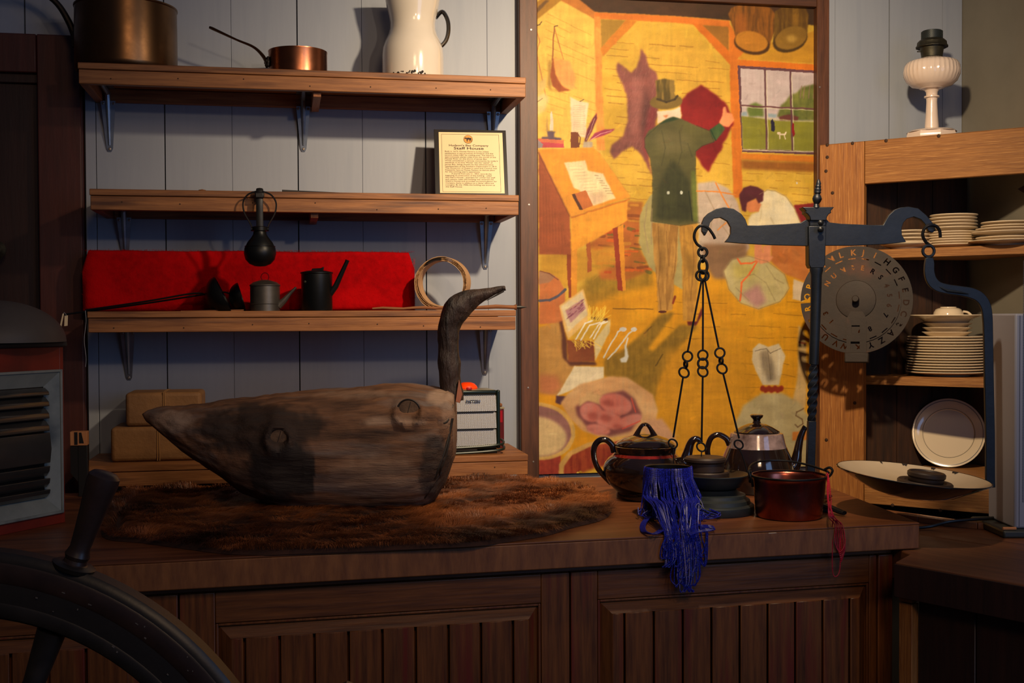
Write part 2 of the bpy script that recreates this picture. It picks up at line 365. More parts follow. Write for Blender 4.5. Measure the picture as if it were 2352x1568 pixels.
# ================================================================== WALL SHELVES
def shelf(lab, xl, yl, xr, yr, dz, brs, cleats, notch=()):
    a = ony(xl, yl, -dz); b = ony(xr, yr, -dz); z = (a.z+b.z)/2
    x0, x1 = a.x, b.x
    t = thing('wall_shelf', lab, 'shelf', (x0, 0, z), 0, 'plank shelves on the blue board wall')
    L = x1-x0; T = .0145; H = .0315; g = .0012
    part('shelf_board', MB().box2((0, -dz, -T), (L, -.001, 0)), 'shelf', t, bevel=.0015)
    part('front_board', MB().box2((.002, -dz-.0, -T-H-g), (L-.001, -dz+.018, -T-g)), 'shelf', t, bevel=.0015)
    part('end_board', MB().box2((L-.02, -dz+.0185, -T-H-g), (L-.001, -.001, -T-g)), 'shelfy', t, bevel=.001)
    part('end_board', MB().box2((.002, -dz+.0185, -T-H-g), (.021, -.001, -T-g)), 'shelfy', t, bevel=.001)
    part('back_board', MB().box2((.022, -.019, -T-H-g), (L-.022, -.001, -T-g)), 'shelf', t, bevel=.001)
    for cx in cleats:
        X = ony(cx, (yl+yr)/2+55, -dz+.03).x-x0
        part('cleat', MB().box2((X-.009, -dz+.0185, -T-H-.012), (X+.009, -.019, -T-g)), 'shelfy', t, bevel=.001)
    for (bx, tip) in brs:
        p = ony(bx, tip, -.004); X = p.x-x0; zt = p.z-z
        zb = -T-g
        m = MB(); y = -.0195
        # tapered wall leg, with a raised rib
        m.prism([(X-.017, -.0205, zb-.03), (X+.017, -.0205, zb-.03), (X+.0075, -.0012, zt+.004), (X+.004, -.0012, zt-.003), (X-.004, -.0012, zt-.003), (X-.0075, -.0012, zt+.004)], (0, -.002, 0))
        m.tube([(X, -.03, zb-.012), (X, -.024, zb-.035), (X, -.0045, zt+.012)], [.007, .0065, .003], 8)
        # shelf leg
        m.prism([(X-.008, -dz+.03, zb), (X+.008, -dz+.03, zb), (X+.017, -.03, zb), (X-.017, -.03, zb)], (0, 0, -.002))
        m.tube([(X, -dz+.04, zb-.003), (X, -.03, zb-.012)], [.003, .007], 8)
        bo = part('bracket', m, 'steel', t)
        for q in ((X, -.004, zt+.003), (X-.012, -.022, zb-.036), (X+.012, -.022, zb-.036)):
            part('screw', MB().lathe([(.0034, 0), (.0034, .0012), (.0022, .0018), (.0016, .001), (0, .001)], 10, c=q, mat=Matrix.Rotation(radians(90), 4, 'X')), 'nail', bo)
    rnd = random.Random(int(xl+yl))
    for i in range(7):
        X = L*(i+.5)/7+rnd.uniform(-.02, .02)
        part('nail', MB().lathe([(.0016, 0), (.0016, .0006), (0, .0008)], 8, c=(X, -dz, -T-.006-rnd.uniform(.004, .02)), mat=Matrix.Rotation(radians(90), 4, 'X')), 'rustnail', t)
    return t, z
S1, Z1 = shelf('top plank shelf, carrying copper pans and a white jug', 178, 142, 1208, 178, .24, [(252, 345), (697, 345), (1131, 338)], [728])
S2, Z2 = shelf('second plank shelf from the top, with the small framed notice on it', 205, 432, 1192, 449, .24, [(288, 600), (1115, 615)], [722])
S3, Z3 = shelf('third plank shelf from the top, carrying the folded red blanket', 200, 715, 1185, 712, .24, [(296, 870), (1114, 858)], [])
S4, Z4 = shelf('lowest plank shelf, just above the counter, with wrapped parcels', 183, 1070, 1213, 1045, .26, [], [])

# ================================================================== PAINTED MURAL IN ITS FRAME
PX0, PX1 = ony(1236, 500, -.012).x, ony(1876, 500, -.012).x
PZ0 = .90; PZ1 = ony(1550, -12, -.012).z
PAINT_GAIN = (.80, .80, .80)
# the picture is painted as colours on a fine grid of its canvas, shape by shape, stroke by stroke
W0, W1, H0, H1 = 1222, 1892, -24, 1128
cw, chh = W1-W0, H1-H0
cv = np.zeros((chh, cw, 3))
yy, xx = np.mgrid[0:chh, 0:cw]; xx = xx+W0+.5; yy = yy+H0+.5
rs = np.random.RandomState(3)
def vnoise(sx, sy, seed, oct=3):
    r = np.random.RandomState(seed); out = np.zeros((chh, cw)); amp = 1; tot = 0
    for o in range(oct):
        gy, gx = max(2, int(chh/sy*2**o)+2), max(2, int(cw/sx*2**o)+2)
        g = r.rand(gy, gx); fy = (yy-H0)/chh*(gy-2); fx = (xx-W0)/cw*(gx-2)
        iy = np.clip(fy.astype(int), 0, gy-2); ix = np.clip(fx.astype(int), 0, gx-2); ty = fy-iy; tx = fx-ix
        ty = ty*ty*(3-2*ty); tx = tx*tx*(3-2*tx)
        out += amp*((g[iy, ix]*(1-tx)+g[iy, ix+1]*tx)*(1-ty)+(g[iy+1, ix]*(1-tx)+g[iy+1, ix+1]*tx)*ty); tot += amp; amp *= .55
    return out/tot
NA = vnoise(60, 60, 1, 4); NB = vnoise(16, 16, 2, 3); NC = vnoise(5, 40, 3, 3); NW = vnoise(40, 12, 4, 3)
ND = rs.rand(chh, cw)
def blur(m, k):
    for _ in range(2):
        for ax in (0, 1):
            c = np.cumsum(np.pad(m, [(k+1, k) if a == ax else (0, 0) for a in (0, 1)], mode='edge'), axis=ax)
            m = (np.take(c, range(2*k+1, c.shape[ax]), ax)-np.take(c, range(0, c.shape[ax]-2*k-1), ax))/(2*k+1)
    return m
def region(pts, pad=8):
    x0 = max(int(min(p[0] for p in pts))-pad-W0, 0); x1 = min(int(max(p[0] for p in pts))+pad-W0, cw)
    y0 = max(int(min(p[1] for p in pts))-pad-H0, 0); y1 = min(int(max(p[1] for p in pts))+pad-H0, chh)
    return slice(y0, max(y1, y0+1)), slice(x0, max(x1, x0+1))
def put(sl, m, c, c2, nv, a):
    n = (NA[sl]*.5+NB[sl]*.3+NC[sl]*.2 if nv is None else nv[sl])
    n = np.clip((n-.33)/.34, 0, 1)[..., None]
    colr = np.array(c)*(1-n)+np.array(c2)*n
    m = (m*a)[..., None]
    cv[sl] = cv[sl]*(1-m)+colr*m
def pg(c, P, soft=1, c2=None, a=1.0, nv=None, wob=1.5):
    P = [(P[i], P[i+1]) for i in range(0, len(P), 2)]
    sl = region(P, 8+3*soft); X = xx[sl]+(NB[sl]-.5)*wob*2; Y = yy[sl]+(NA[sl]-.5)*wob*2
    ins = np.zeros(X.shape, bool); n = len(P)
    for i in range(n):
        xa, ya = P[i]; xb, yb = P[(i+1) % n]
        if ya == yb: continue
        cnd = ((ya > Y) != (yb > Y)) & (X < (xb-xa)*(Y-ya)/(yb-ya)+xa)
        ins ^= cnd
    m = ins.astype(float)
    if soft: m = blur(m, soft)
    put(sl, m, c, c2 or tuple(v*.88 for v in c), nv, a)
def el(c, x, y, rx, ry, ang=0, soft=1, c2=None, a=1.0):
    k = radians(ang); P = []
    for i in range(28):
        t = 2*pi*i/28; u, v = rx*cos(t), ry*sin(t); P += [x+u*cos(k)-v*sin(k), y+u*sin(k)+v*cos(k)]
    pg(c, P, soft, c2, a, wob=1)
def ln(c, P, wd=2, a=.8, soft=0):
    P = [(P[i], P[i+1]) for i in range(0, len(P), 2)]
    for (xa, ya), (xb, yb) in zip(P[:-1], P[1:]):
        sl = region([(xa, ya), (xb, yb)], int(wd)+5); X = xx[sl]+(NB[sl]-.5)*2; Y = yy[sl]+(NB[sl]-.5)*3; L2 = (xb-xa)**2+(yb-ya)**2+1e-6
        t = np.clip(((X-xa)*(xb-xa)+(Y-ya)*(yb-ya))/L2, 0, 1)
        d = np.hypot(X-xa-t*(xb-xa), Y-ya-t*(yb-ya))
        put(sl, np.clip((wd/2+.6-d)/1.1, 0, 1), c, c, None, a)
# ground tones
pg((244, 198, 76), [1200, -60, 1900, -60, 1900, 1150, 1200, 1150], 0, (200, 160, 52))
pg((246, 204, 92), [1200, -60, 1368, -60, 1385, 420, 1200, 420], 3, (228, 190, 84))
pg((212, 164, 56), [1420, 110, 1560, 70, 1680, 150, 1680, 300, 1560, 200], 12, (230, 176, 70), a=.5)
pg((236, 170, 34), [1200, 700, 1320, 690, 1500, 620, 1900, 600, 1900, 1150, 1200, 1150], 4, (214, 148, 26))
pg((150, 118, 34), [1325, 700, 1345, 640, 1400, 610, 1500, 590, 1500, 655, 1420, 672, 1360, 705, 1345, 720], 6, (170, 130, 40), a=.85)
# wall boards
for i in range(26):
    y = 95+i*15.5
    for j in range(4):
        x = 1388+j*74+rs.rand()*30; l = 30+rs.rand()*38
        if rs.rand() < .72: ln((150, 96, 30), [x, y+(x-1388)*.06, min(x+l, 1676), y+(min(x+l, 1676)-1388)*.06+rs.rand()*2], 1.1+rs.rand(), .55)
for i in range(16):
    y = 25+i*19
    for j in range(2):
        x = 1245+j*62+rs.rand()*16; l = 30+rs.rand()*30
        if rs.rand() < .8: ln((176, 120, 44), [x, y+(x-1245)*(.5-.018*i), x+l, y+(x+l-1245)*(.5-.018*i)], 1.2, .5)
for i in range(9):
    y = 398+i*16
    for j in range(3): ln((150, 96, 30), [1700+j*56+rs.rand()*30, y, 1725+j*56+rs.rand()*30, y+2], 1.6, .5)
for i in range(14):
    y = 690+i*28; 
    for j in range(4):
        x = 1500+j*88+rs.rand()*50; ln((120, 80, 20), [x, y+rs.rand()*6, x+24+rs.rand()*50, y+2+rs.rand()*6], 1.4, .5)
# beams
pg((84, 56, 36), [1288, -30, 1900, -30, 1900, 64, 1860, 58, 1700, 50, 1672, 47, 1555, 37, 1365, 28, 1342, 22], 1, (60, 42, 28))
pg((212, 132, 54), [1296, -12, 1318, -12, 1366, 27, 1366, 44, 1286, 0], 1)
pg((190, 140, 48), [1200, 62, 1229, 48, 1292, -2, 1262, -14, 1200, 26], 1, (170, 120, 40)); pg((128, 92, 50), [1200, 34, 1229, 22, 1254, 0, 1262, 2, 1229, 34, 1200, 44], 1)
pg((238, 132, 44), [1365, 28, 1555, 37, 1676, 48, 1676, 66, 1555, 52, 1365, 43], 1)
pg((232, 150, 62), [1365, 38, 1379, 38, 1385, 240, 1390, 345, 1370, 345, 1368, 240], 1, (240, 160, 74))
pg((186, 142, 50), [1380, 44, 1438, 47, 1381, 112], 1); pg((226, 140, 44), [1438, 46, 1464, 48, 1384, 130, 1379, 112], 1)
pg((170, 116, 42), [1612, 58, 1674, 62, 1674, 122], 1); pg((230, 124, 34), [1588, 52, 1612, 56, 1682, 124, 1692, 152, 1676, 148], 1)
pg((220, 160, 44), [1697, 116, 1880, 70, 1880, 146, 1700, 136], 1, (186, 134, 40))
pg((232, 130, 40), [1672, 48, 1712, 116, 1696, 134, 1698, 155, 1706, 454, 1684, 454, 1676, 150], 1)
# window
pg((234, 126, 34), [1696, 136, 1880, 148, 1880, 166, 1696, 154], 1); pg((110, 72, 80), [1694, 150, 1880, 162, 1880, 356, 1704, 349], 0)
pg((214, 194, 194), [1701, 157, 1880, 168, 1880, 348, 1706, 342], 0, (190, 178, 176))
pg((150, 148, 44), [1703, 266, 1730, 270, 1790, 277, 1880, 280, 1880, 348, 1706, 342], 1, (128, 128, 50))
pg((120, 138, 66), [1716, 250, 1722, 240, 1736, 235, 1752, 244, 1755, 268, 1720, 268], 2, (96, 116, 50))
pg((96, 106, 50), [1784, 268, 1793, 242, 1806, 232, 1815, 218, 1830, 214, 1842, 200, 1880, 190, 1880, 278, 1830, 276], 2, (128, 130, 60))
pg((116, 62, 56), [1788, 268, 1812, 262, 1834, 268, 1832, 277, 1792, 276], 1)
for x in (1838, 1845, 1857, 1868): ln((150, 120, 100), [x, 225, x+3, 197], 2, .8)
pg((160, 180, 190), [1704, 258, 1716, 256, 1716, 266, 1704, 266], 1); pg((160, 180, 190), [1764, 260, 1784, 262, 1782, 270, 1764, 268], 1)
ln((200, 196, 120), [1735, 270, 1800, 275, 1870, 280], 2, .5)
for q in ([1757, 160, 1761, 346], [1815, 164, 1820, 348]):
    ln((104, 66, 74), q, 4, 1); ln((232, 220, 190), [q[0]+3.4, q[1]+4, q[2]+3.4, q[3]-4], 1.4, .9)
ln((112, 70, 74), [1702, 242, 1815, 248, 1880, 251], 3.5, 1); ln((232, 220, 190), [1704, 245.5, 1815, 251, 1880, 254.5], 1.2, .8); ln((236, 226, 196), [1706, 343, 1760, 346, 1880, 349], 1.6, .9)
pg((40, 36, 60), [1771, 277, 1775, 272, 1779, 280, 1780, 298, 1778, 303, 1771, 300], 0); ln((240, 220, 190), [1788, 307, 1803, 309, 1805, 304], 3.5, 1); ln((240, 220, 190), [1791, 309, 1791, 318], 2, 1); ln((240, 220, 190), [1801, 309, 1804, 319], 2, 1); el((240, 220, 190), 1789, 306, 4, 3, 0, 0)
pg((150, 28, 34), [1820, 280, 1824, 284, 1826, 308, 1822, 316, 1819, 300], 0)
pg((236, 140, 40), [1703, 352, 1880, 359, 1880, 374, 1703, 366], 1); pg((168, 104, 38), [1702, 367, 1880, 374, 1880, 396, 1704, 388], 3)
# two copper kettles
pg((150, 92, 30), [1673, 32, 1680, 18, 1702, 10, 1744, 10, 1770, 18, 1782, 34, 1779, 72, 1768, 104, 1728, 116, 1694, 98, 1682, 62], 1, (104, 66, 24), nv=NC)
pg((196, 110, 40), [1690, 34, 1712, 30, 1716, 78, 1700, 82, 1690, 60], 5, a=.6); el((84, 52, 18), 1727, 100, 42, 25, 12, 1); el((206, 138, 42), 1726, 95, 38, 23, 12, 1, (178, 116, 36))
pg((122, 88, 30), [1780, 26, 1800, 14, 1850, 18, 1858, 36, 1854, 78, 1844, 104, 1800, 118, 1776, 98], 1, (92, 64, 24), nv=NC); pg((170, 120, 40), [1822, 22, 1834, 22, 1834, 60, 1820, 60], 3, a=.7)
el((80, 56, 20), 1815, 92, 41, 27, -20, 1); el((160, 118, 40), 1817, 87, 38, 25, -20, 1, (130, 96, 36)); pg((204, 160, 70), [1806, 84, 1820, 80, 1832, 88, 1822, 98, 1810, 96], 3)
# bag on the wall
pg((198, 150, 66), [1260, 140, 1266, 138, 1266, 205, 1300, 211, 1262, 208, 1258, 195], 2); pg((176, 88, 40), [1269, 134, 1273, 135, 1276, 170, 1290, 195, 1312, 208, 1283, 210, 1268, 196, 1264, 175], 1)
pg((250, 176, 98), [1272, 133, 1293, 137, 1311, 142, 1322, 180, 1318, 206, 1298, 202, 1282, 184, 1274, 155], 2, (244, 166, 88))
ln((160, 90, 50), [1273, 63, 1269, 138], 3, .9); ln((190, 110, 60), [1274, 66, 1294, 136], 2, .8); ln((90, 60, 40), [1273, 61, 1281, 59], 2, .9)
for q in ([1230, 60, 1240, 57, 1244, 50], ): ln((90, 60, 40), q, 2.4, .9)
ln((196, 110, 70), [1232, 70, 1240, 96, 1232, 120, 1257, 236], 2, .8)
pg((240, 206, 120), [1231, 190, 1248, 184, 1254, 172, 1254, 200, 1240, 216, 1231, 218], 2); pg((246, 222, 160), [1231, 222, 1250, 212, 1262, 226, 1252, 252, 1236, 264, 1231, 262], 3, (238, 200, 120)); ln((90, 80, 60), [1232, 236, 1246, 226], 2, .6)
# notice, candle, books, mug and quills
pg((250, 226, 190), [1309, 222, 1330, 232, 1352, 236, 1346, 290, 1349, 318, 1312, 310], 1, (242, 214, 172))
for i in range(16): ln((190, 150, 116), [1316+rs.rand()*4, 242+i*4.3, 1340+rs.rand()*5, 243+i*4.3], 1, .6)
ln((90, 70, 50), [1332, 233, 1341, 228], 1.6, .9)
pg((206, 160, 90), [1254, 300, 1256, 262, 1260, 300], 1); pg((252, 236, 208), [1263, 300, 1264, 262, 1267, 254, 1270, 264, 1271, 300], 0); pg((112, 88, 104), [1256, 301, 1276, 302, 1273, 306, 1272, 315, 1290, 317, 1288, 323, 1262, 325, 1244, 319, 1246, 314, 1259, 314], 1)
pg((240, 130, 90), [1235, 318, 1295, 322, 1295, 330, 1240, 330], 0); pg((226, 84, 96), [1235, 326, 1295, 330, 1296, 339, 1236, 340], 0); pg((170, 156, 160), [1235, 320, 1248, 332, 1246, 340, 1235, 340], 0)
pg((140, 76, 44), [1311, 303, 1328, 304, 1331, 340, 1311, 341], 0, (116, 60, 36)); ln((110, 60, 40), [1328, 308, 1333, 316, 1332, 330, 1329, 334], 2, 1)
pg((206, 188, 164), [1341, 325, 1361, 326, 1362, 340, 1339, 341], 1); pg((140, 50, 70), [1343, 325, 1348, 298, 1360, 274, 1371, 259, 1372, 272, 1358, 304, 1348, 326], 1, (90, 34, 46)); ln((240, 200, 180), [1347, 322, 1366, 272], 1.2, .7)
pg((194, 70, 104), [1352, 325, 1366, 306, 1388, 298, 1412, 297, 1404, 304, 1386, 312, 1362, 319], 1, (150, 50, 84)); ln((250, 200, 190), [1356, 322, 1380, 308, 1404, 300], 1.2, .8)
# desk
pg((200, 112, 50), [1441, 462, 1478, 464, 1466, 560, 1492, 622, 1440, 644, 1380, 640, 1350, 560, 1430, 505], 3, (160, 98, 36))
for i in range(60):
    x, y = 1360+rs.rand()*130, 470+rs.rand()*160
    ln([(226, 96, 30), (190, 70, 30), (84, 96, 40), (210, 150, 50), (120, 60, 30)][i % 5], [x, y, x+8+rs.rand()*24, y+rs.rand()*6-2], 3+rs.rand()*5, .6)
pg((216, 160, 50), [1240, 586, 1430, 560, 1432, 600, 1300, 660, 1240, 640], 4, (190, 140, 46), a=.8)
pg((188, 102, 50), [1346, 557, 1356, 553, 1360, 622, 1350, 626], 0); pg((246, 168, 60), [1236, 344, 1362, 339, 1378, 352, 1448, 452, 1312, 498], 1, (238, 156, 50))
pg((248, 172, 58), [1312, 498, 1441, 458, 1441, 506, 1400, 530, 1312, 580], 1, (240, 162, 52)); pg((184, 98, 56), [1237, 348, 1309, 496, 1312, 586, 1237, 584], 1, (158, 82, 48)); ln((206, 120, 40), [1312, 500, 1446, 458], 2.5, .8)
pg((162, 76, 40), [1301, 584, 1312, 584, 1313, 684, 1306, 684], 0); pg((244, 164, 56), [1312, 578, 1326, 570, 1325, 694, 1312, 694], 0); pg((162, 64, 38), [1407, 524, 1418, 520, 1431, 668, 1419, 666], 0); pg((240, 160, 50), [1418, 520, 1431, 514, 1437, 666, 1430, 669], 0)
pg((252, 236, 188), [1296, 373, 1344, 369, 1351, 392, 1384, 398, 1414, 456, 1364, 472, 1330, 436, 1318, 432], 1, (246, 224, 170))
for i in range(9): ln((200, 160, 130), [1306+i*5, 383+i*7, 1336+i*5, 381+i*7], 1.1, .5)
for i in range(8): ln((130, 100, 80), [1366+i*4, 402+i*6, 1374+i*5, 403+i*6], 1.8, .5)
pg((214, 150, 130), [1350, 446, 1385, 440, 1394, 458, 1364, 470], 4, a=.35); pg((216, 124, 64), [1316, 446, 1345, 436, 1363, 472, 1336, 482], 0); pg((96, 58, 44), [1313, 446, 1320, 444, 1339, 481, 1331, 482], 0)
# big pelt
PEL = [1418, 141, 1431, 152, 1450, 168, 1463, 155, 1473, 111, 1482, 124, 1492, 153, 1505, 163, 1512, 182, 1508, 230, 1512, 262, 1500, 300, 1490, 330, 1490, 370, 1501, 408, 1485, 378, 1470, 350, 1452, 336, 1426, 350, 1410, 367, 1401, 350, 1405, 336, 1430, 312, 1440, 280, 1440, 225, 1426, 185, 1416, 165]
pg((160, 92, 84), PEL, 2, (112, 66, 62), wob=4)
pg((190, 120, 110), [1450, 180, 1470, 170, 1480, 230, 1462, 300, 1448, 310, 1450, 240], 6, (170, 106, 98), a=.6); pg((84, 48, 50), [1480, 200, 1494, 240, 1480, 330, 1472, 300], 5, a=.6); pg((150, 50, 60), [1490, 250, 1510, 240, 1500, 330, 1490, 360, 1500, 400, 1476, 340], 4, a=.6)
for i in range(420):
    x, y = 1420+rs.rand()*88, 140+rs.rand()*205
    c0 = cv[int(y-H0), int(x-W0)]
    if c0[1] < 130 and c0[0] < 220: ln(tuple(np.clip(c0+(rs.rand()-.4)*56, 0, 255)), [x, y, x-4+rs.rand()*3, y+9], 1, .5)
# man with a tall hat, seen from behind
pg((192, 178, 112), [1494, 448, 1506, 440, 1606, 560, 1600, 680, 1520, 640, 1490, 612, 1468, 560, 1470, 492], 1, (164, 152, 100))
pg((156, 34, 34), [1612, 195, 1640, 214, 1670, 240, 1676, 258, 1684, 285, 1668, 320, 1650, 356, 1625, 394, 1598, 356, 1596, 338, 1600, 290, 1565, 276, 1562, 235, 1580, 215], 2, (116, 20, 26), wob=4)
pg((206, 156, 78), [1497, 510, 1558, 515, 1556, 600, 1548, 640, 1545, 712, 1512, 716, 1508, 640, 1502, 590], 1, (160, 116, 56), nv=NC); pg((214, 160, 66), [1558, 514, 1602, 510, 1603, 600, 1600, 700, 1588, 736, 1568, 736, 1567, 640, 1566, 590], 1, (178, 130, 56), nv=NC)
pg((120, 88, 40), [1508, 520, 1524, 520, 1528, 600, 1520, 640, 1512, 600], 5, a=.5); pg((130, 96, 42), [1568, 560, 1596, 600, 1600, 640, 1576, 620], 5, a=.6)
el((90, 36, 30), 1522, 716, 10, 3, 0, 0); pg((110, 34, 34), [1578, 738, 1600, 738, 1612, 704, 1614, 722, 1598, 748, 1580, 748], 1); ln((130, 40, 30), [1550, 680, 1546, 696], 5, .8)
pg((104, 100, 56), [1481, 318, 1490, 300, 1510, 288, 1540, 267, 1560, 270, 1600, 288, 1630, 300, 1656, 280, 1666, 296, 1640, 326, 1612, 336, 1598, 348, 1597, 400, 1599, 440, 1607, 511, 1562, 517, 1496, 508, 1499, 440, 1499, 402, 1494, 364, 1481, 338], 1, (82, 80, 48))
pg((128, 118, 78), [1500, 312, 1540, 300, 1590, 312, 1580, 350, 1520, 352], 8, a=.55); pg((48, 52, 32), [1546, 366, 1566, 392, 1586, 420, 1592, 508, 1506, 504, 1512, 430, 1530, 390], 5, (60, 64, 36), a=.85)
pg((120, 134, 56), [1586, 392, 1597, 392, 1606, 508, 1592, 508], 2, a=.8); pg((60, 92, 50), [1630, 297, 1654, 281, 1664, 295, 1646, 322, 1636, 316], 1, (80, 100, 56)); ln((30, 60, 40), [1632, 298, 1644, 322], 3, .7); pg((50, 74, 44), [1514, 286, 1540, 266, 1562, 271, 1545, 278], 1)
el((220, 226, 206), 1535, 443, 3, 4, 0, 0); el((220, 226, 206), 1565, 442, 3, 4, 0, 0); ln((30, 40, 26), [1582, 440, 1590, 506], 3, .6)
pg((250, 232, 206), [1509, 256, 1545, 252, 1563, 244, 1564, 272, 1546, 268, 1526, 276, 1511, 286], 1, (230, 204, 176)); pg((240, 150, 100), [1522, 266, 1536, 264, 1530, 272], 1)
el((140, 114, 52), 1530, 234, 38, 17, -4, 1, (112, 90, 42)); pg((96, 80, 36), [1505, 184, 1526, 180, 1548, 184, 1550, 224, 1530, 232, 1509, 226], 1, (140, 114, 54), nv=NC); ln((66, 52, 32), [1510, 228, 1530, 234, 1550, 228, 1556, 220], 5, .8)
pg((248, 166, 112), [1661, 246, 1666, 244, 1669, 258, 1682, 261, 1686, 276, 1674, 292, 1660, 288, 1652, 280, 1658, 266], 1, (236, 138, 84))
# bales and kneeling man
pg((214, 196, 176), [1601, 420, 1640, 415, 1672, 432, 1694, 462, 1704, 500, 1722, 570, 1700, 596, 1640, 600, 1606, 596], 2, (184, 162, 146)); pg((150, 116, 84), [1612, 560, 1716, 560, 1716, 590, 1690, 640, 1640, 640, 1622, 610], 4, (130, 98, 70))
ln((236, 140, 50), [1600, 438, 1640, 440, 1690, 447], 3, .9); ln((236, 140, 50), [1644, 420, 1660, 452, 1676, 480], 3, .9); ln((236, 140, 50), [1648, 528, 1668, 512], 3, .9)
pg((150, 40, 40), [1822, 470, 1872, 466, 1866, 512, 1838, 512], 1)
pg((216, 138, 72), [1772, 560, 1852, 556, 1862, 610, 1852, 648, 1800, 628, 1770, 600], 2, (180, 104, 48)); pg((232, 210, 176), [1822, 640, 1850, 650, 1845, 692, 1820, 686], 1)
pg((214, 200, 144), [1662, 622, 1680, 596, 1720, 588, 1762, 600, 1802, 630, 1813, 662, 1792, 692, 1742, 709, 1702, 696, 1674, 664], 2, (186, 172, 116)); pg((196, 136, 140), [1702, 676, 1742, 652, 1760, 690, 1738, 708], 5, a=.8); pg((210, 190, 60), [1680, 606, 1740, 604, 1730, 640, 1690, 640], 7, a=.4)
ln((240, 110, 50), [1694, 594, 1702, 606, 1726, 604, 1742, 596, 1720, 630, 1704, 650, 1700, 690], 4, .9)
pg((246, 160, 112), [1734, 548, 1748, 548, 1752, 580, 1776, 590, 1768, 602, 1746, 606, 1732, 596], 1); pg((246, 160, 112), [1752, 566, 1772, 560, 1768, 598, 1752, 602], 1)
pg((250, 240, 206), [1744, 446, 1762, 436, 1780, 438, 1806, 452, 1826, 480, 1842, 520, 1838, 560, 1722, 560, 1718, 506, 1726, 492, 1742, 486], 2, (228, 212, 170)); ln((206, 190, 150), [1770, 500, 1786, 530, 1780, 560], 4, .5); ln((206, 190, 150), [1750, 470, 1746, 510], 4, .5)
pg((244, 150, 92), [1711, 464, 1738, 458, 1749, 470, 1742, 486, 1722, 488, 1712, 480], 1); pg((110, 48, 60), [1698, 448, 1708, 432, 1724, 426, 1742, 430, 1754, 438, 1752, 462, 1742, 468, 1736, 456, 1716, 466, 1713, 488, 1704, 484], 1, (84, 34, 42))
# floor shadows
OL = (132, 104, 34)
pg(OL, [1518, 720, 1552, 716, 1500, 784, 1488, 800, 1500, 806, 1560, 746, 1602, 748, 1560, 800, 1520, 860, 1508, 900, 1500, 970, 1470, 930, 1440, 890, 1386, 862, 1388, 826, 1432, 802, 1476, 764], 3, (148, 116, 40), a=.92)
pg((222, 158, 34), [1530, 810, 1620, 770, 1720, 780, 1720, 1090, 1520, 1090, 1506, 980, 1512, 890], 10, (206, 146, 34), a=.8)
ln((96, 66, 20), [1408, 708, 1500, 710], 2, .7); ln((96, 66, 20), [1480, 766, 1496, 750], 3, .6); ln((80, 60, 20), [1506, 840, 1522, 814], 3, .6)
# barrel and sacks at the left
pg((216, 132, 76), [1238, 622, 1262, 626, 1284, 640, 1297, 664, 1298, 742, 1238, 744], 1, (190, 106, 56)); pg((184, 138, 104), [1238, 622, 1256, 625, 1276, 634, 1262, 648, 1238, 652], 1, (150, 104, 76)); ln((112, 60, 50), [1240, 622, 1262, 628, 1282, 642], 2, .8)
ln((90, 90, 108), [1239, 690, 1262, 689, 1284, 678, 1298, 664], 6, .95)
pg((206, 156, 84), [1238, 752, 1262, 744, 1284, 738, 1294, 770, 1298, 812, 1322, 838, 1282, 908, 1238, 902], 2, (176, 130, 64)); pg((214, 124, 86), [1238, 860, 1280, 862, 1290, 890, 1270, 906, 1238, 902], 6, a=.7)
pg((104, 60, 46), [1284, 738, 1292, 736, 1302, 780, 1304, 826, 1366, 830, 1372, 838, 1310, 840, 1292, 820, 1290, 770], 2)
pg((244, 206, 134), [1284, 702, 1340, 663, 1356, 722, 1358, 742, 1306, 780, 1298, 760], 1, (236, 190, 110)); pg((250, 230, 184), [1288, 704, 1338, 669, 1350, 722, 1306, 762], 1)
pg((206, 160, 160), [1299, 713, 1337, 688, 1345, 708, 1310, 742], 1, (184, 130, 140))
for i in range(24): x, y = 1300+rs.rand()*40, 0; y = 713-(x-1299)*.62+rs.rand()*26; ln((120, 50, 80), [x, y, x+5, y-4], 1.6, .6)
pg((236, 186, 58), [1306, 778, 1358, 730, 1402, 734, 1366, 784], 1); pg((150, 84, 50), [1301, 781, 1365, 784, 1367, 830, 1306, 830], 1, (120, 60, 36)); pg((240, 220, 160), [1365, 784, 1403, 731, 1401, 762, 1368, 828], 1)
pg((90, 50, 40), [1357, 728, 1396, 731, 1396, 737, 1357, 734], 1)
for i in range(30):
    x = 1350+rs.rand()*36; ln((246, 210, 80), [x, 736, x-6+rs.rand()*30, 700+rs.rand()*24], 1.4, .8)
for i in range(14): x = 1306+rs.rand()*55; ln((246, 210, 80), [x, 782, x-20+rs.rand()*50, 794+rs.rand()*12], 1.6, .8)
for q in ([1322, 778, 1345, 742, 1360, 736], [1334, 780, 1354, 746, 1378, 740], [1356, 776, 1374, 746, 1388, 738], [1364, 778, 1382, 744, 1396, 738]): ln((244, 240, 226), q, 3, .95)
for q in ([1386, 820, 1404, 790, 1420, 762, 1434, 755], [1396, 824, 1424, 794, 1444, 766, 1458, 755], [1442, 776, 1436, 800]): ln((226, 226, 214), q, 3.2, .95)
el((232, 232, 222), 1431, 756, 8, 5, 0, 0); el((232, 232, 222), 1456, 756, 7, 5, 0, 0); pg((224, 224, 214), [1435, 788, 1440, 800, 1444, 818, 1438, 832, 1426, 832, 1424, 824, 1434, 818], 1)
pg((240, 226, 190), [1320, 840, 1387, 842, 1387, 868, 1340, 884, 1278, 910], 1, (230, 214, 176)); pg((96, 60, 70), [1278, 908, 1304, 910, 1288, 930, 1276, 925], 1)
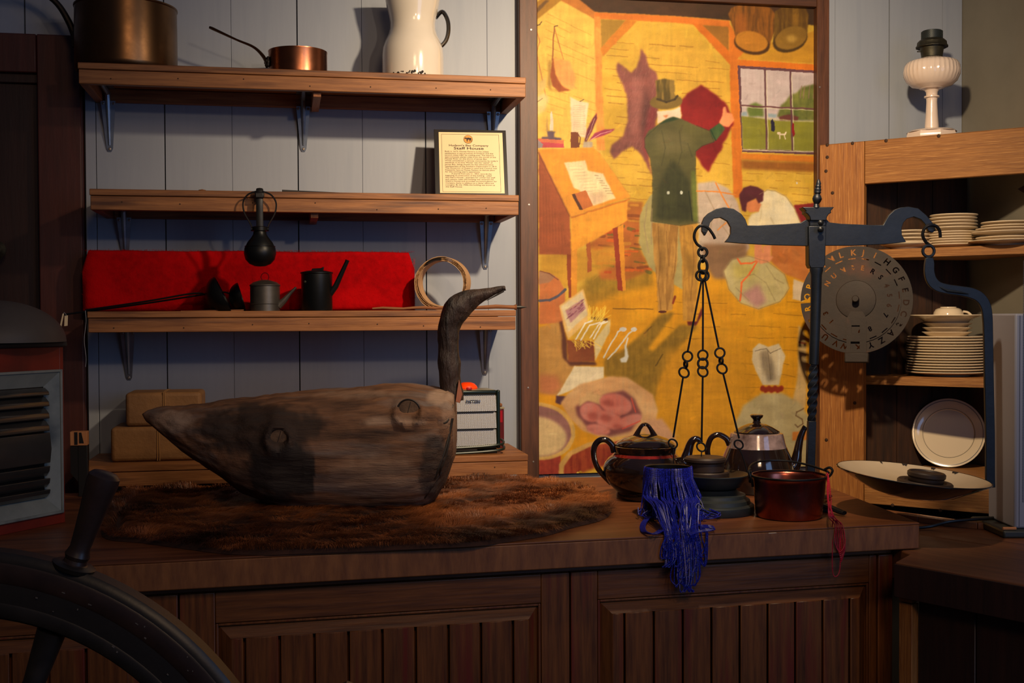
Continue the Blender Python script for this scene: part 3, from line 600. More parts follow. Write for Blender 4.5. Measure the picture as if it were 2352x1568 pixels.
# sack of meat
pg((234, 190, 134), [1288, 926, 1304, 902, 1332, 882, 1370, 872, 1400, 864, 1440, 866, 1472, 888, 1500, 906, 1511, 940, 1505, 980, 1460, 1004, 1392, 1008, 1340, 990, 1308, 962], 2, (206, 156, 104))
pg((224, 172, 130), [1480, 965, 1520, 960, 1550, 1000, 1555, 1030, 1480, 1020], 3)
pg((146, 88, 84), [1322, 934, 1350, 912, 1385, 908, 1432, 896, 1458, 916, 1474, 950, 1450, 990, 1400, 1002, 1350, 982, 1326, 956], 3, (116, 64, 66))
pg((226, 184, 126), [1330, 916, 1356, 902, 1384, 908, 1400, 922, 1380, 930, 1350, 920, 1330, 934], 2)
for q in ((1358, 946, 27, 22, 20), (1414, 928, 38, 24, 15), (1398, 964, 34, 20, 20), (1374, 986, 28, 12, 10), (1446, 966, 30, 13, -22)): el((222, 150, 138), *q[:4], q[4], 2, (196, 110, 96))
for q in ((1362, 956, 12, 9), (1398, 926, 14, 7), (1392, 960, 14, 8), (1420, 980, 12, 6)): el((160, 70, 62), *q, 10, 3, a=.55)
ln((230, 90, 70), [1450, 914, 1460, 946], 3, .7); ln((226, 84, 66), [1430, 984, 1470, 966], 3, .7)
# barrel of flour, tub of corn
pg((150, 52, 48), [1238, 1040, 1286, 1022, 1292, 1128, 1238, 1128], 1, (176, 70, 50)); el((236, 196, 116), 1238, 990, 84, 66, 8, 1, (216, 170, 90)); el((170, 118, 112), 1236, 990, 76, 58, 8, 1); el((236, 206, 150), 1232, 1002, 70, 46, 6, 3, (220, 188, 136))
pg((232, 182, 100), [1282, 1128, 1284, 1066, 1306, 1036, 1352, 1016, 1420, 1002, 1500, 998, 1520, 1128], 1); pg((176, 76, 44), [1292, 1128, 1296, 1070, 1314, 1044, 1360, 1024, 1420, 1012, 1500, 1008, 1510, 1128], 1, (140, 50, 34), nv=NC)
pg((240, 196, 60), [1310, 1128, 1326, 1090, 1366, 1074, 1420, 1066, 1500, 1066, 1500, 1128], 3, (206, 156, 40))
for i in range(120): el((250, 214, 90) if i % 2 else (200, 150, 40), 1322+rs.rand()*170, 1078+rs.rand()*36, 2.6, 2, 0, 0)
# tied sacks at the right
pg((222, 190, 132), [1834, 744, 1846, 762, 1852, 800, 1852, 930, 1838, 960, 1818, 940, 1832, 860], 2, (206, 170, 110)); ln((160, 70, 40), [1836, 786, 1850, 788], 4, .8)
pg((206, 190, 142), [1750, 902, 1796, 902, 1836, 924, 1860, 960, 1862, 1128, 1688, 1128, 1690, 968, 1708, 930], 3, (176, 160, 116)); pg((226, 212, 166), [1770, 906, 1790, 906, 1800, 990, 1776, 990], 8, a=.5)
pg((232, 216, 180), [1729, 800, 1744, 787, 1764, 796, 1788, 788, 1804, 816, 1796, 852, 1789, 884, 1752, 884, 1736, 852, 1727, 826], 1, (206, 186, 146)); pg((120, 104, 84), [1744, 808, 1762, 802, 1776, 830, 1782, 872, 1764, 876, 1750, 842], 4, (150, 130, 100), a=.7); ln((90, 76, 60), [1734, 806, 1760, 800, 1770, 812, 1792, 800], 1.6, .7); ln((90, 76, 60), [1764, 806, 1770, 870], 1.6, .6); ln((240, 228, 196), [1790, 804, 1788, 860], 5, .6)
for i in range(7): el((170, 60, 30), 1752+i*7, 892+(i % 2)*3, 6, 7, 20, 1, (130, 40, 20))
ln((120, 90, 60), [1846, 938, 1830, 946, 1828, 954, 1842, 962, 1844, 972, 1832, 980, 1826, 974], 3, .8)
pg((226, 140, 60), [1820, 992, 1862, 988, 1862, 1010, 1820, 1012], 1)
el((240, 236, 220), 1830, 420, 1.5, 2.5, 0, 0)
for i in range(900):
    x, y = 1236+rs.rand()*640, rs.rand()*1090; c0 = cv[min(int(y-H0), chh-1), min(int(x-W0), cw-1)].copy(); L_ = 5+rs.rand()*13; an = rs.rand()*pi
    e_ = cv[min(max(int(y-H0+sin(an)*L_), 0), chh-1), min(max(int(x-W0+cos(an)*L_), 0), cw-1)]
    if np.abs(e_-c0).sum() < 50: ln(tuple(np.clip(c0*(1+(rs.rand()-.5)*.30)+(rs.rand(3)-.5)*16, 0, 255)), [x, y, x+cos(an)*L_, y+sin(an)*L_], 2+rs.rand()*5, .32)
for P_ in ([1494, 364, 1499, 402, 1499, 440, 1496, 508, 1562, 517, 1607, 511], [1481, 338, 1494, 364], [1600, 288, 1630, 300, 1640, 326, 1612, 336, 1598, 348, 1597, 400], [1510, 288, 1481, 318, 1481, 338]): ln((52, 54, 32), P_, 1.6, .5)
for P_ in ([1520, 300, 1528, 340, 1520, 380], [1560, 300, 1566, 350, 1550, 400], [1540, 366, 1532, 420, 1524, 500], [1580, 330, 1590, 360]): ln((66, 66, 42), P_, 3, .35)
for P_ in ([1512, 520, 1516, 600, 1512, 650, 1518, 710], [1556, 520, 1552, 600, 1546, 640], [1590, 520, 1594, 600, 1586, 690], [1530, 530, 1536, 610]): ln((130, 92, 44), P_, 2.4, .5)
for P_ in ([1662, 622, 1680, 596, 1720, 588, 1762, 600, 1802, 630, 1813, 662, 1792, 692, 1742, 709, 1702, 696, 1674, 664, 1662, 622], [1744, 446, 1762, 436, 1780, 438, 1806, 452, 1826, 480, 1842, 520]): ln((150, 124, 84), P_, 1.6, .55)
for P_ in ([1700, 640, 1730, 628, 1760, 650, 1780, 690], [1690, 660, 1720, 690], [1760, 610, 1780, 640, 1800, 650]): ln((156, 140, 96), P_, 2.4, .5)
for P_ in ([1620, 440, 1640, 480, 1630, 540], [1680, 470, 1660, 520, 1690, 560], [1486, 470, 1480, 520, 1490, 580], [1498, 480, 1496, 560]): ln((160, 138, 110), P_, 3, .45)
for P_ in ([1344, 690, 1300, 713], ): ln((200, 160, 100), P_, 1.5, .6)
ln((196, 120, 50), [1236, 344, 1312, 498, 1446, 456], 2, .6); ln((130, 66, 40), [1236, 350, 1308, 496], 3, .6); ln((210, 150, 60), [1362, 339, 1378, 352, 1448, 452], 2, .5)
for i in range(10): ln((120, 60, 36), [1240+i*7, 380+i*20, 1242+i*7, 560], 1.6, .3)
# paint texture and the coarse weave of the canvas
cv *= (1+(NC-.5)*.16+(NW-.5)*.14+(NB-.5)*.14+(ND-.5)*.06)[..., None]
cv = np.clip(cv, 0, 255)/255
cvl = np.where(cv <= .04045, cv/12.92, ((cv+.055)/1.055)**2.4)
cvl = cvl*np.array(PAINT_GAIN)
nx, nz = 500, 860
gx = np.linspace(PX0, PX1, nx); gz = np.linspace(PZ0, PZ1, nz)
GXX, GZZ = np.meshgrid(gx, gz); PYY = -.012
rel = np.stack([GXX-CAM.x, np.full(GXX.shape, PYY-CAM.y), GZZ-CAM.z], -1)
zf = rel @ np.array(FW); pxx = 1176+FPX*(rel @ np.array(RT))/zf; pyy = 784-FPX*(rel @ np.array(UP))/zf
fx = np.clip(pxx-W0-.5, 0, cw-1.001); fy = np.clip(pyy-H0-.5, 0, chh-1.001); ix = fx.astype(int); iy = fy.astype(int); tx = (fx-ix)[..., None]; ty = (fy-iy)[..., None]
colr = (cvl[iy, ix]*(1-tx)+cvl[iy, ix+1]*tx)*(1-ty)+(cvl[iy+1, ix]*(1-tx)+cvl[iy+1, ix+1]*tx)*ty
me = bpy.data.meshes.new('canvas'); nv = nx*nz
co = np.stack([GXX-PX0, np.zeros(GXX.shape), GZZ-PZ0], -1).reshape(-1, 3).astype('f')
me.vertices.add(nv); me.vertices.foreach_set('co', co.ravel())
q = (np.arange(nz-1)[:, None]*nx+np.arange(nx-1)[None, :]).ravel()
fc = np.stack([q, q+1, q+1+nx, q+nx], -1).astype('i'); nf = len(fc)
me.loops.add(nf*4); me.loops.foreach_set('vertex_index', fc.ravel()); me.polygons.add(nf); me.polygons.foreach_set('loop_start', np.arange(0, nf*4, 4, dtype='i')); me.update(calc_edges=True)
ca = me.color_attributes.new('paint', 'FLOAT_COLOR', 'POINT')
ca.data.foreach_set('color', np.concatenate([colr.reshape(-1, 3), np.ones((nv, 1))], 1).astype('f').ravel())
mm = bpy.data.materials.new('oil_paint'); mm.use_nodes = True; nt = mm.node_tree; b = nt.nodes['Principled BSDF']
at_ = nt.nodes.new('ShaderNodeVertexColor'); at_.layer_name = 'paint'; nt.links.new(at_.outputs[0], b.inputs['Base Color']); b.inputs['Roughness'].default_value = .6; b.inputs['Specular IOR Level'].default_value = .25
nzt = nt.nodes.new('ShaderNodeTexNoise'); nzt.inputs['Scale'].default_value = 420; tcn = nt.nodes.new('ShaderNodeTexCoord'); nt.links.new(tcn.outputs['Object'], nzt.inputs[0])
bp = nt.nodes.new('ShaderNodeBump'); bp.inputs['Strength'].default_value = .12; bp.inputs['Distance'].default_value = .001; nt.links.new(nzt.outputs[0], bp.inputs['Height']); nt.links.new(bp.outputs[0], b.inputs['Normal'])
me.materials.append(mm)
mural = thing('framed_mural', 'large painting of a yellow store room with a man in a tall hat, brown frame', 'painting', (PX0, -.012, PZ0))
cvo = bpy.data.objects.new('canvas', me); col.objects.link(cvo); cvo.parent = mural; MW[cvo.name] = MW[mural.name]
part('backing', MB().box2((PX0, -.011, PZ0), (PX1, -.0005, PZ1)), 'gap', mural, world=True)
fxl = ony(1195, 500, -.034).x; fxr = ony(1905, 300, -.034).x; fil = ony(1236, 500, -.034).x; fir = ony(1877, 300, -.034).x; ftz = ony(1550, 0, -.034).z
part('frame_post', MB().box2((fxl, -.034, PZ0-.02), (fil, -.001, ftz+.05)), 'frame', mural, world=True, bevel=.002)
part('frame_post', MB().box2((fir, -.034, PZ0-.02), (fxr, -.001, ftz+.05)), 'frame', mural, world=True, bevel=.002)
part('frame_rail', MB().box2((fil+.0005, -.034, ftz), (fir-.0005, -.001, ftz+.05)), 'framex', mural, world=True, bevel=.002)
for (a, b_) in ((1215, 470), (1225, 1060), (1220, 68), (1883, 200), (1213, 890)):
    p = ony(a, b_, -.034); part('screw', MB().lathe([(.0026, 0), (.0024, .001), (0, .0012)], 8, c=p, mat=Matrix.Rotation(radians(90), 4, 'X')), 'nail', mural, world=True)
# ================================================================== THINGS ON THE WALL SHELVES
RZ = -YAW
def stand(x, Y, z):
    """point on a shelf: photo column x, distance Y from the wall, height z"""
    p = ony(x, 700, Y); return Vector((p.x, Y, z))
def cyl_shell(prof_out, t):   # open vessel profile: outside up, inside down
    return prof_out+[(max(r-t, .0005), z) for r, z in reversed(prof_out)]
YR = Matrix.Rotation(radians(90), 4, 'X')
# big copper pot
c = stand(297, -.128, Z1); s = px(c); r = 113*s
t = thing('copper_stock_pot', 'big tall copper pot at the left end of the top shelf', 'pot', c, RZ)
h = .146
part('body', MB().lathe(cyl_shell([(r*.965, 0), (r*.99, .004), (r, .012), (r, h*.5), (r*.995, h), (r*1.012, h+.002), (r*1.012, h+.005)], .003), 64), 'copperd', t)
m = MB(); P = smooth_pts([(-r-.002, .0, .075), (-r-.016, -.01, .12), (-r-.045, -.02, .165), (-r-.10, -.04, .197), (-r-.17, -.06, .206)], 6)
m.tube(P, interp([.008, .008, .007, .007, .008], 6), 8); m.box((-r-.001, 0, .075), (.006, .05, .036)); part('handle', m, 'cast', t, bevel=.001)
# small copper saucepan
c = stand(689, -.13, Z1); s = px(c); r = 66.5*s; h = .064
t = thing('copper_saucepan', 'small copper saucepan with a long thin handle on the top shelf', 'pan', c, RZ)
part('body', MB().lathe(cyl_shell([(r*.96, 0), (r*.99, .003), (r, .01), (r, h-.004), (r*1.01, h-.002), (r*1.01, h)], .0025), 56), 'copper', t)
m = MB(); ph = radians(200); d0 = Vector((cos(ph), sin(ph), 0)); tn = Vector((-sin(ph), cos(ph), 0))
m.prism([d0*(r+.0005)+tn*a+Vector((0, 0, b)) for a, b in ((-.014, .024), (.014, .024), (.017, .034), (.012, .047), (-.012, .047), (-.017, .034))], d0*.005)
hd = part('handle_plate', m, 'cast', t, bevel=.001)
for a, b in ((-.011, .036), (.011, .036), (0, .028)): part('rivet', MB().lathe([(.0045, 0), (.004, .002), (.002, .0035), (0, .004)], 10, c=d0*(r+.0055)+tn*a+Vector((0, 0, b)), mat=Vector((0, 0, 1)).rotation_difference(d0).to_matrix().to_4x4()), 'brassg', hd)
P = smooth_pts([d0*(r+.004)+Vector((0, 0, .032)), d0*(r+.014)+Vector((0, 0, .05)), d0*(r+.036)+Vector((0, 0, .069)), d0*(r+.075)+Vector((0, 0, .083)), d0*(r+.128)+Vector((0, 0, .104)), d0*(r+.137)+Vector((0, 0, .107))], 6)
part('handle', MB().tube(P, interp([.0085, .0075, .0055, .0045, .0065, .004], 6), 8, flat=.55, up=(0, 0, 1)), 'copperd', t)
# white enamel jug
c = stand(952, -.122, Z1); s = px(c)
t = thing('enamel_jug', 'tall white enamel jug with black handle on the top shelf', 'jug', c, RZ)
pr = [(66, 0), (69.5, 3), (70.5, 8), (70.5, 60), (69, 78), (64, 94), (57, 108), (52.5, 122), (51.5, 136), (54, 152), (60, 176), (64, 200), (66, 204)]
part('body', MB().lathe(cyl_shell([(a*s, b*s) for a, b in pr], .002), 56), 'enamel', t)
m = MB(); rnd = random.Random(4)
for i in range(26):
    a = rnd.uniform(-2.2, -1.1); hh = rnd.uniform(0, .006); rr = 67*s
    m.lathe([(rnd.uniform(.0015, .0032), 0), (.0008, .0006)], 7, c=(70.9*s*cos(a), 70.9*s*sin(a), .009+hh*1.2), mat=Matrix.Rotation(a+pi/2, 4, 'Z') @ YR)
part('enamel_chips', m, 'chip', t)
m = MB(); ph = radians(8); q = Vector((cos(ph), sin(ph), 0))
P = smooth_pts([q*(53*s)+Vector((0, 0, 152*s)), q*(68*s)+Vector((0, 0, 166*s)), q*(80*s)+Vector((0, 0, 148*s)), q*(82*s)+Vector((0, 0, 122*s)), q*(76*s)+Vector((0, 0, 100*s)), q*(62*s)+Vector((0, 0, 84*s))], 6)
part('handle', MB().tube(P, .0075, 10, flat=.7), 'black', t)
# notice
BL = onp(1000, 438, (0, -.150, 0), Vector((0, 1, 0))); BR = onp(1168, 443, (0, -.163, 0), Vector((0, 1, 0))); BL.z = BR.z = Z2+.001
TL = ony(990, 297, -.095)
ex = (BR-BL).normalized(); ez = (TL-BL); H = ez.length; ez = ez.normalized(); ez = (ez-ex*ez.dot(ex)).normalized(); ey = ez.cross(ex)
Wd = (BR-BL).length
rot = Matrix((ex, ey, ez)).transposed()
t = thing('framed_notice', 'small printed notice in a black mount leaning on the second shelf', 'sign', BL, rot=rot)
part('mount', MB().box2((0, 0, 0), (Wd, .005, H)), 'mount', t, bevel=.0006)
m0 = .0105
part('paper', MB().box2((m0+.001, -.0008, m0+.001), (Wd-m0+.0015, -.0001, H-m0+.003)), 'paper', t, smooth=False)
m = MB(); a0, a1, b0, b1 = .018, Wd-.018, .0145, H-.013; g = .0003
for (u0, v0, u1, v1) in ((a0, b0, a1, b0+2*g), (a0, b1-2*g, a1, b1), (a0, b0, a0+2*g, b1), (a1-2*g, b0, a1, b1)): m.box2((u0, -.00125, v0), (u1, -.0009, v1))
part('border_line', m, 'ink', t, smooth=False)
def text_mesh(txt, size, bold=0.0, align='LEFT', spacing=1.0):
    cu = bpy.data.curves.new('t', 'FONT'); cu.body = txt; cu.size = size; cu.offset = bold; cu.align_x = align; cu.space_line = spacing; cu.resolution_u = 3
    o = bpy.data.objects.new('t', cu); col.objects.link(o); dg = bpy.context.evaluated_depsgraph_get()
    me = bpy.data.meshes.new_from_object(o.evaluated_get(dg)); bpy.data.objects.remove(o); return me
def put_text(name, txt, size, x, z, wid, par, mat='ink', bold=0.0, align='LEFT', y=-.0013, sx=None):
    me = text_mesh(txt, size, bold, align); co = [v.co.copy() for v in me.vertices]
    w0 = max(p.x for p in co)-min(p.x for p in co); k = wid/w0 if wid else (sx or 1)
    for v in me.vertices: v.co = Vector((x+v.co.x*k, y, z+v.co.y))
    me.name = name; me.materials.append(M[mat]); o = bpy.data.objects.new(name, me); col.objects.link(o); o.parent = par; MW[name] = Matrix(); return o
zc = H*.905
seal = part('seal', MB().lathe([(.0115, 0), (.0115, .0003)], 32, c=(Wd*.47, -.0009, H-.0265), mat=YR), 'ink', t, smooth=False)
part('seal_disc', MB().lathe([(.0107, 0), (.0107, .0002)], 32, c=(Wd*.47, -.0012, H-.0265), mat=YR), 'seal', seal, smooth=False)
mo = [(-8, 2), (-7, 5), (-5.5, 3.4), (-5, 5.6), (-3.4, 3.2), (-2, 3.6), (0, 4.6), (3, 3.6), (6.6, 3.6), (7.4, 2), (7, -1), (7.4, -6.4), (6.2, -6.4), (5.4, -2), (4.6, -1), (4.2, -6.4), (3.2, -6.4), (2.6, -.8), (-.6, -.6), (-1, -6.4), (-2, -6.4), (-2.2, -1.2), (-2.8, -6), (-3.6, -6), (-3.6, 0), (-5, 1.2), (-7, .6), (-8.4, .4)]
part('seal_moose', MB().prism([(Wd*.47+a*.00112, -.00142, H-.0265+b*.00105) for a, b in mo], (0, -.0001, 0)), 'ink', seal, smooth=False)
put_text('title', "Hudson's Bay Company", .0074, Wd*.475, H-.0455, .098, t, bold=.00006, align='CENTER')
put_text('title', "Staff House", .0094, Wd*.475, H-.0540, .074, t, bold=.00012, align='CENTER')
LN = ['Built in 1673, Moose Factory is the oldest', 'settlement in the province of Ontario and the', 'second oldest HBC fur trading post. The island is', 'approximately eleven miles from the mouth of the', 'Moose River on the shore of James Bay.', "While considered a remote community by today's", 'standards, in its time "Moose" was the "capital" of', 'James Bay, being chosen by the administrative', 'headquarters of the Southern Department in 1810.', "The Governor of Rupert's Land and Council met", 'frequently here at Moose Factory to discuss plans', "for the coming year's operations.", '         A journal from July 21, 1853, records the', 'beginning of construction of this building - called', "the Men's House - quarters for unmarried staff", 'and visitors. Later this building was renamed the', "Clerk's House and provided accommodation for", "Company clerks in addition to a clerks' office and", 'a surgery. By the 1900s this building was known as', 'the Staff House.']
zt = H-.0590; dz = (zt-.0235)/len(LN)
for i, l in enumerate(LN):
    put_text('text_line', l, .0046, .0255, zt-dz*(i+.4), None, t, bold=0, sx=1.40 if len(l) < 46 else 1.40*46/len(l))
# thin dark blade lying on the second shelf, wood crumb
a = stand(650, -.20, Z2); b = stand(830, -.19, Z2)
solo('metal_strip', MB().hexa([(0, 0, 0), (.19, .0, 0), (.19, .03, 0), (0, .03, 0), (0, 0, .0075), (.19, .0, .0012), (.19, .03, .0012), (0, .03, .0075)]), 'blk', 'thin dark metal strip lying flat on the second shelf', 'strip', (a.x, -.21, Z2), bevel=.0004)
p = stand(467, -.18, Z2)
solo('wood_knob', MB().lathe([(.008, 0), (.0095, .003), (.008, .007), (0, .009)], 16), 'bark', 'tiny orange-brown knob left of the hanging black flask on the second shelf', 'knob', p)
# flask hanging from the second shelf
pz = at(600, 590, dep(Vector((-.05, -.262, 1.4)))); Zf = dep(pz); s = Zf/FPX
Y0 = -.262; q = ony(597, 545, Y0); t = thing('hanging_flask', 'round black iron flask hanging by a strap over the edge of the second shelf', 'flask', Vector((q.x, Y0, ony(597, 612, Y0).z)), RZ*0)
pr = [(0, 0), (12, .8), (24, 6), (33, 16), (36.5, 30), (35, 42), (28, 56), (20, 66), (15, 74), (14.5, 80), (17, 82), (17, 90), (13, 92), (0, 92.5)]
fl_ = part('bulb', MB().lathe([(a*s, b*s) for a, b in pr], 36), 'blackm', t)
part('rib', MB().ring((0, 0, 46*s), 33.6*s, .0012, (0, 0, 1), 36, 6), 'blackm', fl_)
for sg in (-1, 1):
    P = smooth_pts([(sg*16*s, 0, 86*s), (sg*22*s, 0, 100*s), (sg*34*s, 0, 122*s), (sg*37*s, 0, 146*s), (sg*26*s, -.002, 164*s), (sg*6*s, -.004, 172*s)], 6)
    part('wire_arm', MB().tube(P, .0019, 6), 'iron', t)
    part('pivot', MB().lathe([(.005, -.003), (.005, .003)], 10, c=(sg*17*s, 0, 86*s), mat=Matrix.Rotation(pi/2, 4, 'Y')), 'iron', t)
zs = Z2-MW[t.name].translation.z
P = [(0, -.001, 80*s), (0, -.003, 120*s), (0, -.003, 150*s), (0, .004, zs+.002-.006), (0, .014, zs+.0045), (0, .045, zs+.0035), (0, .07, zs+.003)]
part('strap', MB().tube(smooth_pts(P, 6), .0078, 8, flat=.3, up=(0, 1, 0)), 'leather', t)
part('strap_knot', MB().box((0, -.003, zs-.012), (.021, .010, .014)), 'leather', t, bevel=.003)
# folded red blanket
x0 = stand(198, -.05, 0).x; x1 = stand(948, -.05, 0).x; zt = ony(600, 578, -.07).z; Lb = x1-x0; Hb = zt-Z3
rnd = random.Random(5)
def blanket_mb(L, H, D, r, bow):
    m = MB(); n = 56; ks = 28
    for i in range(n+1):
        u = i/n; x = L*u; e = min(u, 1-u)*L
        hh = H*(1-.5*max(0, 1-e/.014)**2*.55); hh += .0007*sin(u*17)+.0004*sin(u*57); dd = D*(1-.18*max(0, 1-e/.02)**2)
        for k in range(ks):
            a = 2*pi*k/ks; ca, sa = cos(a), sin(a); p = .22
            cx = math.copysign(abs(ca)**p, ca); sx_ = math.copysign(abs(sa)**p, sa)
            m.v.append(Vector((x, cx*dd/2+.0014*sin(9*u+k), hh/2+sx_*hh/2)))
    for i in range(n):
        for k in range(ks): m.f.append((i*ks+k, i*ks+(k+1) % ks, (i+1)*ks+(k+1) % ks, (i+1)*ks+k))
    m.f.append(tuple(range(ks))[::-1]); m.f.append(tuple(n*ks+k for k in range(ks)))
    return m
t = thing('folded_blanket', 'long folded red wool blanket standing on the third shelf', 'blanket', (x0, -.058, Z3))
bo = part('cloth', blanket_mb(Lb, Hb, .10, .02, 0), 'blanket', t, ang=60)
m = MB()
for i in range(2600):
    u = rnd.random(); e = rnd.random()
    if e < .55: p = Vector((Lb*u, rnd.uniform(-.05, .03), Hb+.0004)); d = Vector((rnd.uniform(-.6, .6), rnd.uniform(-.5, .2), 1))
    elif e < .8: p = Vector((Lb, rnd.uniform(-.045, .03), Hb*rnd.random()*.9)); d = Vector((1, rnd.uniform(-.5, .2), rnd.uniform(-.5, .5)))
    else: p = Vector((Lb*u, -.0505, Hb*rnd.uniform(.1, .95))); d = Vector((rnd.uniform(-1, 1), -.8, rnd.uniform(-1, 1)))
    d = d.normalized()*rnd.uniform(.0015, .004); w_ = Vector((.0003, 0, .0002)); n0 = len(m.v)
    m.v += [p-w_, p+w_, p+d]; m.f.append((n0, n0+1, n0+2))
part('nap', m, 'fuzz', t, kind='stuff')
# two long handled ladles lying on the third shelf
def ladle(lab, cx, topx, topy, rr, hx, hy, tilt, yoff, z0):
    c = stand(cx, yoff, 0); c.z = z0
    t = thing('long_ladle', lab, 'ladle', c, 0, 'long-handled ladles on the third shelf')
    mt = Matrix.Rotation(tilt, 4, 'Y')
    pr = []
    for i in range(9):
        a = pi/2*i/8; pr.append((rr*sin(a), -rr*.82*cos(a)))
    part('bowl', MB().lathe(cyl_shell(pr, .0016), 30, mat=mt), 'blackm', t)
    e = Vector((ony(hx, hy, -.235).x, -.235, ony(hx, hy, -.235).z))-c
    a = mt @ Vector((-.45*rr, -.001, -.70*rr)); P = smooth_pts([a, a+Vector((-.03, -.004, .002)), a*.5+e*.5+Vector((0, 0, .002)), e], 8)
    part('handle', MB().tube(P, .0036, 8, flat=.6), 'blackm', t)
    return t, e+c
la, ea = ladle('nearer of two long-handled black ladles, its bowl beside the grey tin can', 516, 0, 0, .052, 196, 712, radians(64), -.185, Z3+.034)
lb, eb = ladle('farther long-handled black ladle, bowl showing between the other ladle and grey tin can', 556, 0, 0, .036, 148, 722, radians(74), -.150, Z3+.033)
# paper tag hanging at the handle end
p = eb
t = thing('paper_tag', 'small folded white paper tag hanging on the far ladle handle in front of the door', 'tag', (p.x, p.y-.003, p.z))
part('leaf', MB().hexa([(.0, -.001, -.026), (.007, -.001, -.025), (.007, .0, -.025), (.0, .0, -.026), (.001, -.001, -.003), (.008, -.001, -.002), (.008, 0, -.002), (.001, 0, -.003)]), 'paper', t, smooth=False)
part('leaf', MB().hexa([(-.011, -.004, -.036), (-.007, -.004, -.035), (-.007, -.003, -.035), (-.011, -.003, -.036), (-.003, -.002, .002), (-.0, -.002, .002), (-.0, -.001, .002), (-.003, -.001, .002)]), 'paper', t, smooth=False)
part('loop', MB().tube([(-.002, -.002, .0), (0, 0, .005), (.004, 0, .0), (.004, -.001, -.004)], .0006, 5), 'thread', t)
m = MB(); P = [(ony(197, 712+i*13, -.236).x+.002*sin(i*.9), -.244, ony(197, 712+i*13, -.236).z) for i in range(11)]
P[0] = (P[0][0], -.243, Z3+.002)
solo('hanging_thread', m.tube(smooth_pts(P, 3), .0006, 5), 'thread', 'thin white thread hanging at the left end of the third shelf', 'thread', P[0], world=True)
# grey tin can with a spout
c = stand(609, -.20, Z3); s = px(c); r = 33.5*s
t = thing('tin_can', 'small dull grey tin oil can with short spout, in front of the red blanket', 'oil can', c, RZ)
bd = part('body', MB().lathe([(r, 0), (r, .001), (r, 57*s), (r*1.03, 58*s), (r*1.03, 60*s), (r*.8, 66*s), (r*.3, 71*s), (0, 72*s)], 40), 'tin', t)
part('seam', MB().ring((0, 0, 16*s), r, .0008, (0, 0, 1), 36, 5), 'tin', bd); part('seam', MB().ring((0, 0, 58*s), r*1.02, .0011, (0, 0, 1), 36, 5), 'tin', bd)
P = smooth_pts([(r*.9, 0, 12*s), (r+10*s, 0, 24*s), (r+24*s, 0, 40*s), (r+38*s, 0, 54*s)], 5)
part('spout', MB().tube(P, interp([9*s, 7*s, 4*s, 2.6*s], 5), 10), 'tin', t)
part('ring_handle', MB().ring((0, 0, 78*s), 9.5*s, .0007, (.2, 1, 0), 20, 5), 'iron', t)
# black coffee pot with straight spout
c = stand(728, -.20, Z3); s = px(c); r = 36*s
t = thing('black_oil_can', 'black tin can with lid and long slanting spout, in front of the red blanket', 'oil can', c, RZ)
part('body', MB().lathe([(r*.95, 0), (r*.98, .002), (r*.98, 84*s), (r*1.04, 86*s), (r*1.04, 88*s), (r*.98, 89*s), (r*.6, 92*s), (0, 93*s)], 40), 'blackm', t)
part('lid_loop', MB().prism([(-12*s, -.004, 92*s), (15*s, -.004, 92*s), (17*s, -.004, 101*s), (10*s, -.004, 98*s), (-10*s, -.004, 97*s)], (0, .008, 0)), 'blackm', t, bevel=.001)
part('spout', MB().tube([(r*.75, -.004, 32*s), (r+8*s, -.004, 56*s), (r+34*s, -.004, 112*s), (r+35.5*s, -.004, 116*s)], [6.5*s, 6.5*s, 4.6*s, 5*s], 10), 'blackm', t)
part('stud', MB().lathe([(.003, 0), (.0026, .0015), (0, .002)], 10, c=(-.6*r, -.8*r, 66*s), mat=YR), 'brassg', t)
# rolled birch bark ring
c = ony(1017, 648, -.155); s = px(c); Ro = 61*s
c.z = Z3+Ro*1.01
t = thing('birch_bark_roll', 'rolled strip of birch bark standing as a ring beside the red blanket', 'bark roll', c, radians(-18))
D = .058
for i in range(4):
    rr = Ro-i*.0028; m = MB(); n = 60; vv = []
    for k in range(n):
        a = 2*pi*k/n; q = rr*(1+.012*sin(2*a+i)+.006*sin(5*a+2*i))
        j = .0012*sin(k*2.3+i)+.001*sin(k*5.1)
        for (dr, y) in ((0, -D/2+i*.0012+j), (0, D/2), (-.0014, D/2), (-.0014, -D/2+i*.0012+j)): vv.append(((q+dr)*cos(a), y, (q+dr)*sin(a)))
    ff = []
    for k in range(n):
        k2 = (k+1) % n
        for e in range(4): ff.append((k*4+e, k*4+(e+1) % 4, k2*4+(e+1) % 4, k2*4+e))
    m.add(vv, ff); part('bark_layer', m, 'birch' if i in (0, 3) else 'birchi', t)
P = [((Ro-.006)*cos(a), -D/2-.003, (Ro-.006)*sin(a)) for a in [radians(88+q*9) for q in range(5)]]
part('tie', MB().tube(P, .0062, 8, flat=.45), 'leather', t)
# bark-wrapped stick
a = stand(855, -.205, Z3+.004); b = stand(1186, -.215, Z3+.007)
t = thing('bark_wrapped_stick', 'thin bark-wrapped stick with a dark point lying along the third shelf', 'stick', a)
d = b-a; n = 14; P = [d*(i/n)+Vector((0, 0, .0012*sin(i*1.7)+.001)) for i in range(n+1)]
part('wrap', MB().tube(P, [.0025+.003*(i/n)+.0012*abs(sin(i*2.2)) for i in range(n+1)], 8, flat=.8), 'bark', t)
part('collar', MB().tube([d*.985, d*1.0], [.0055, .0075], 10), 'bark', t); part('point', MB().tube([d*.99, d*1.03, d*1.075], [.0035, .004, .0004], 8), 'blk', t)
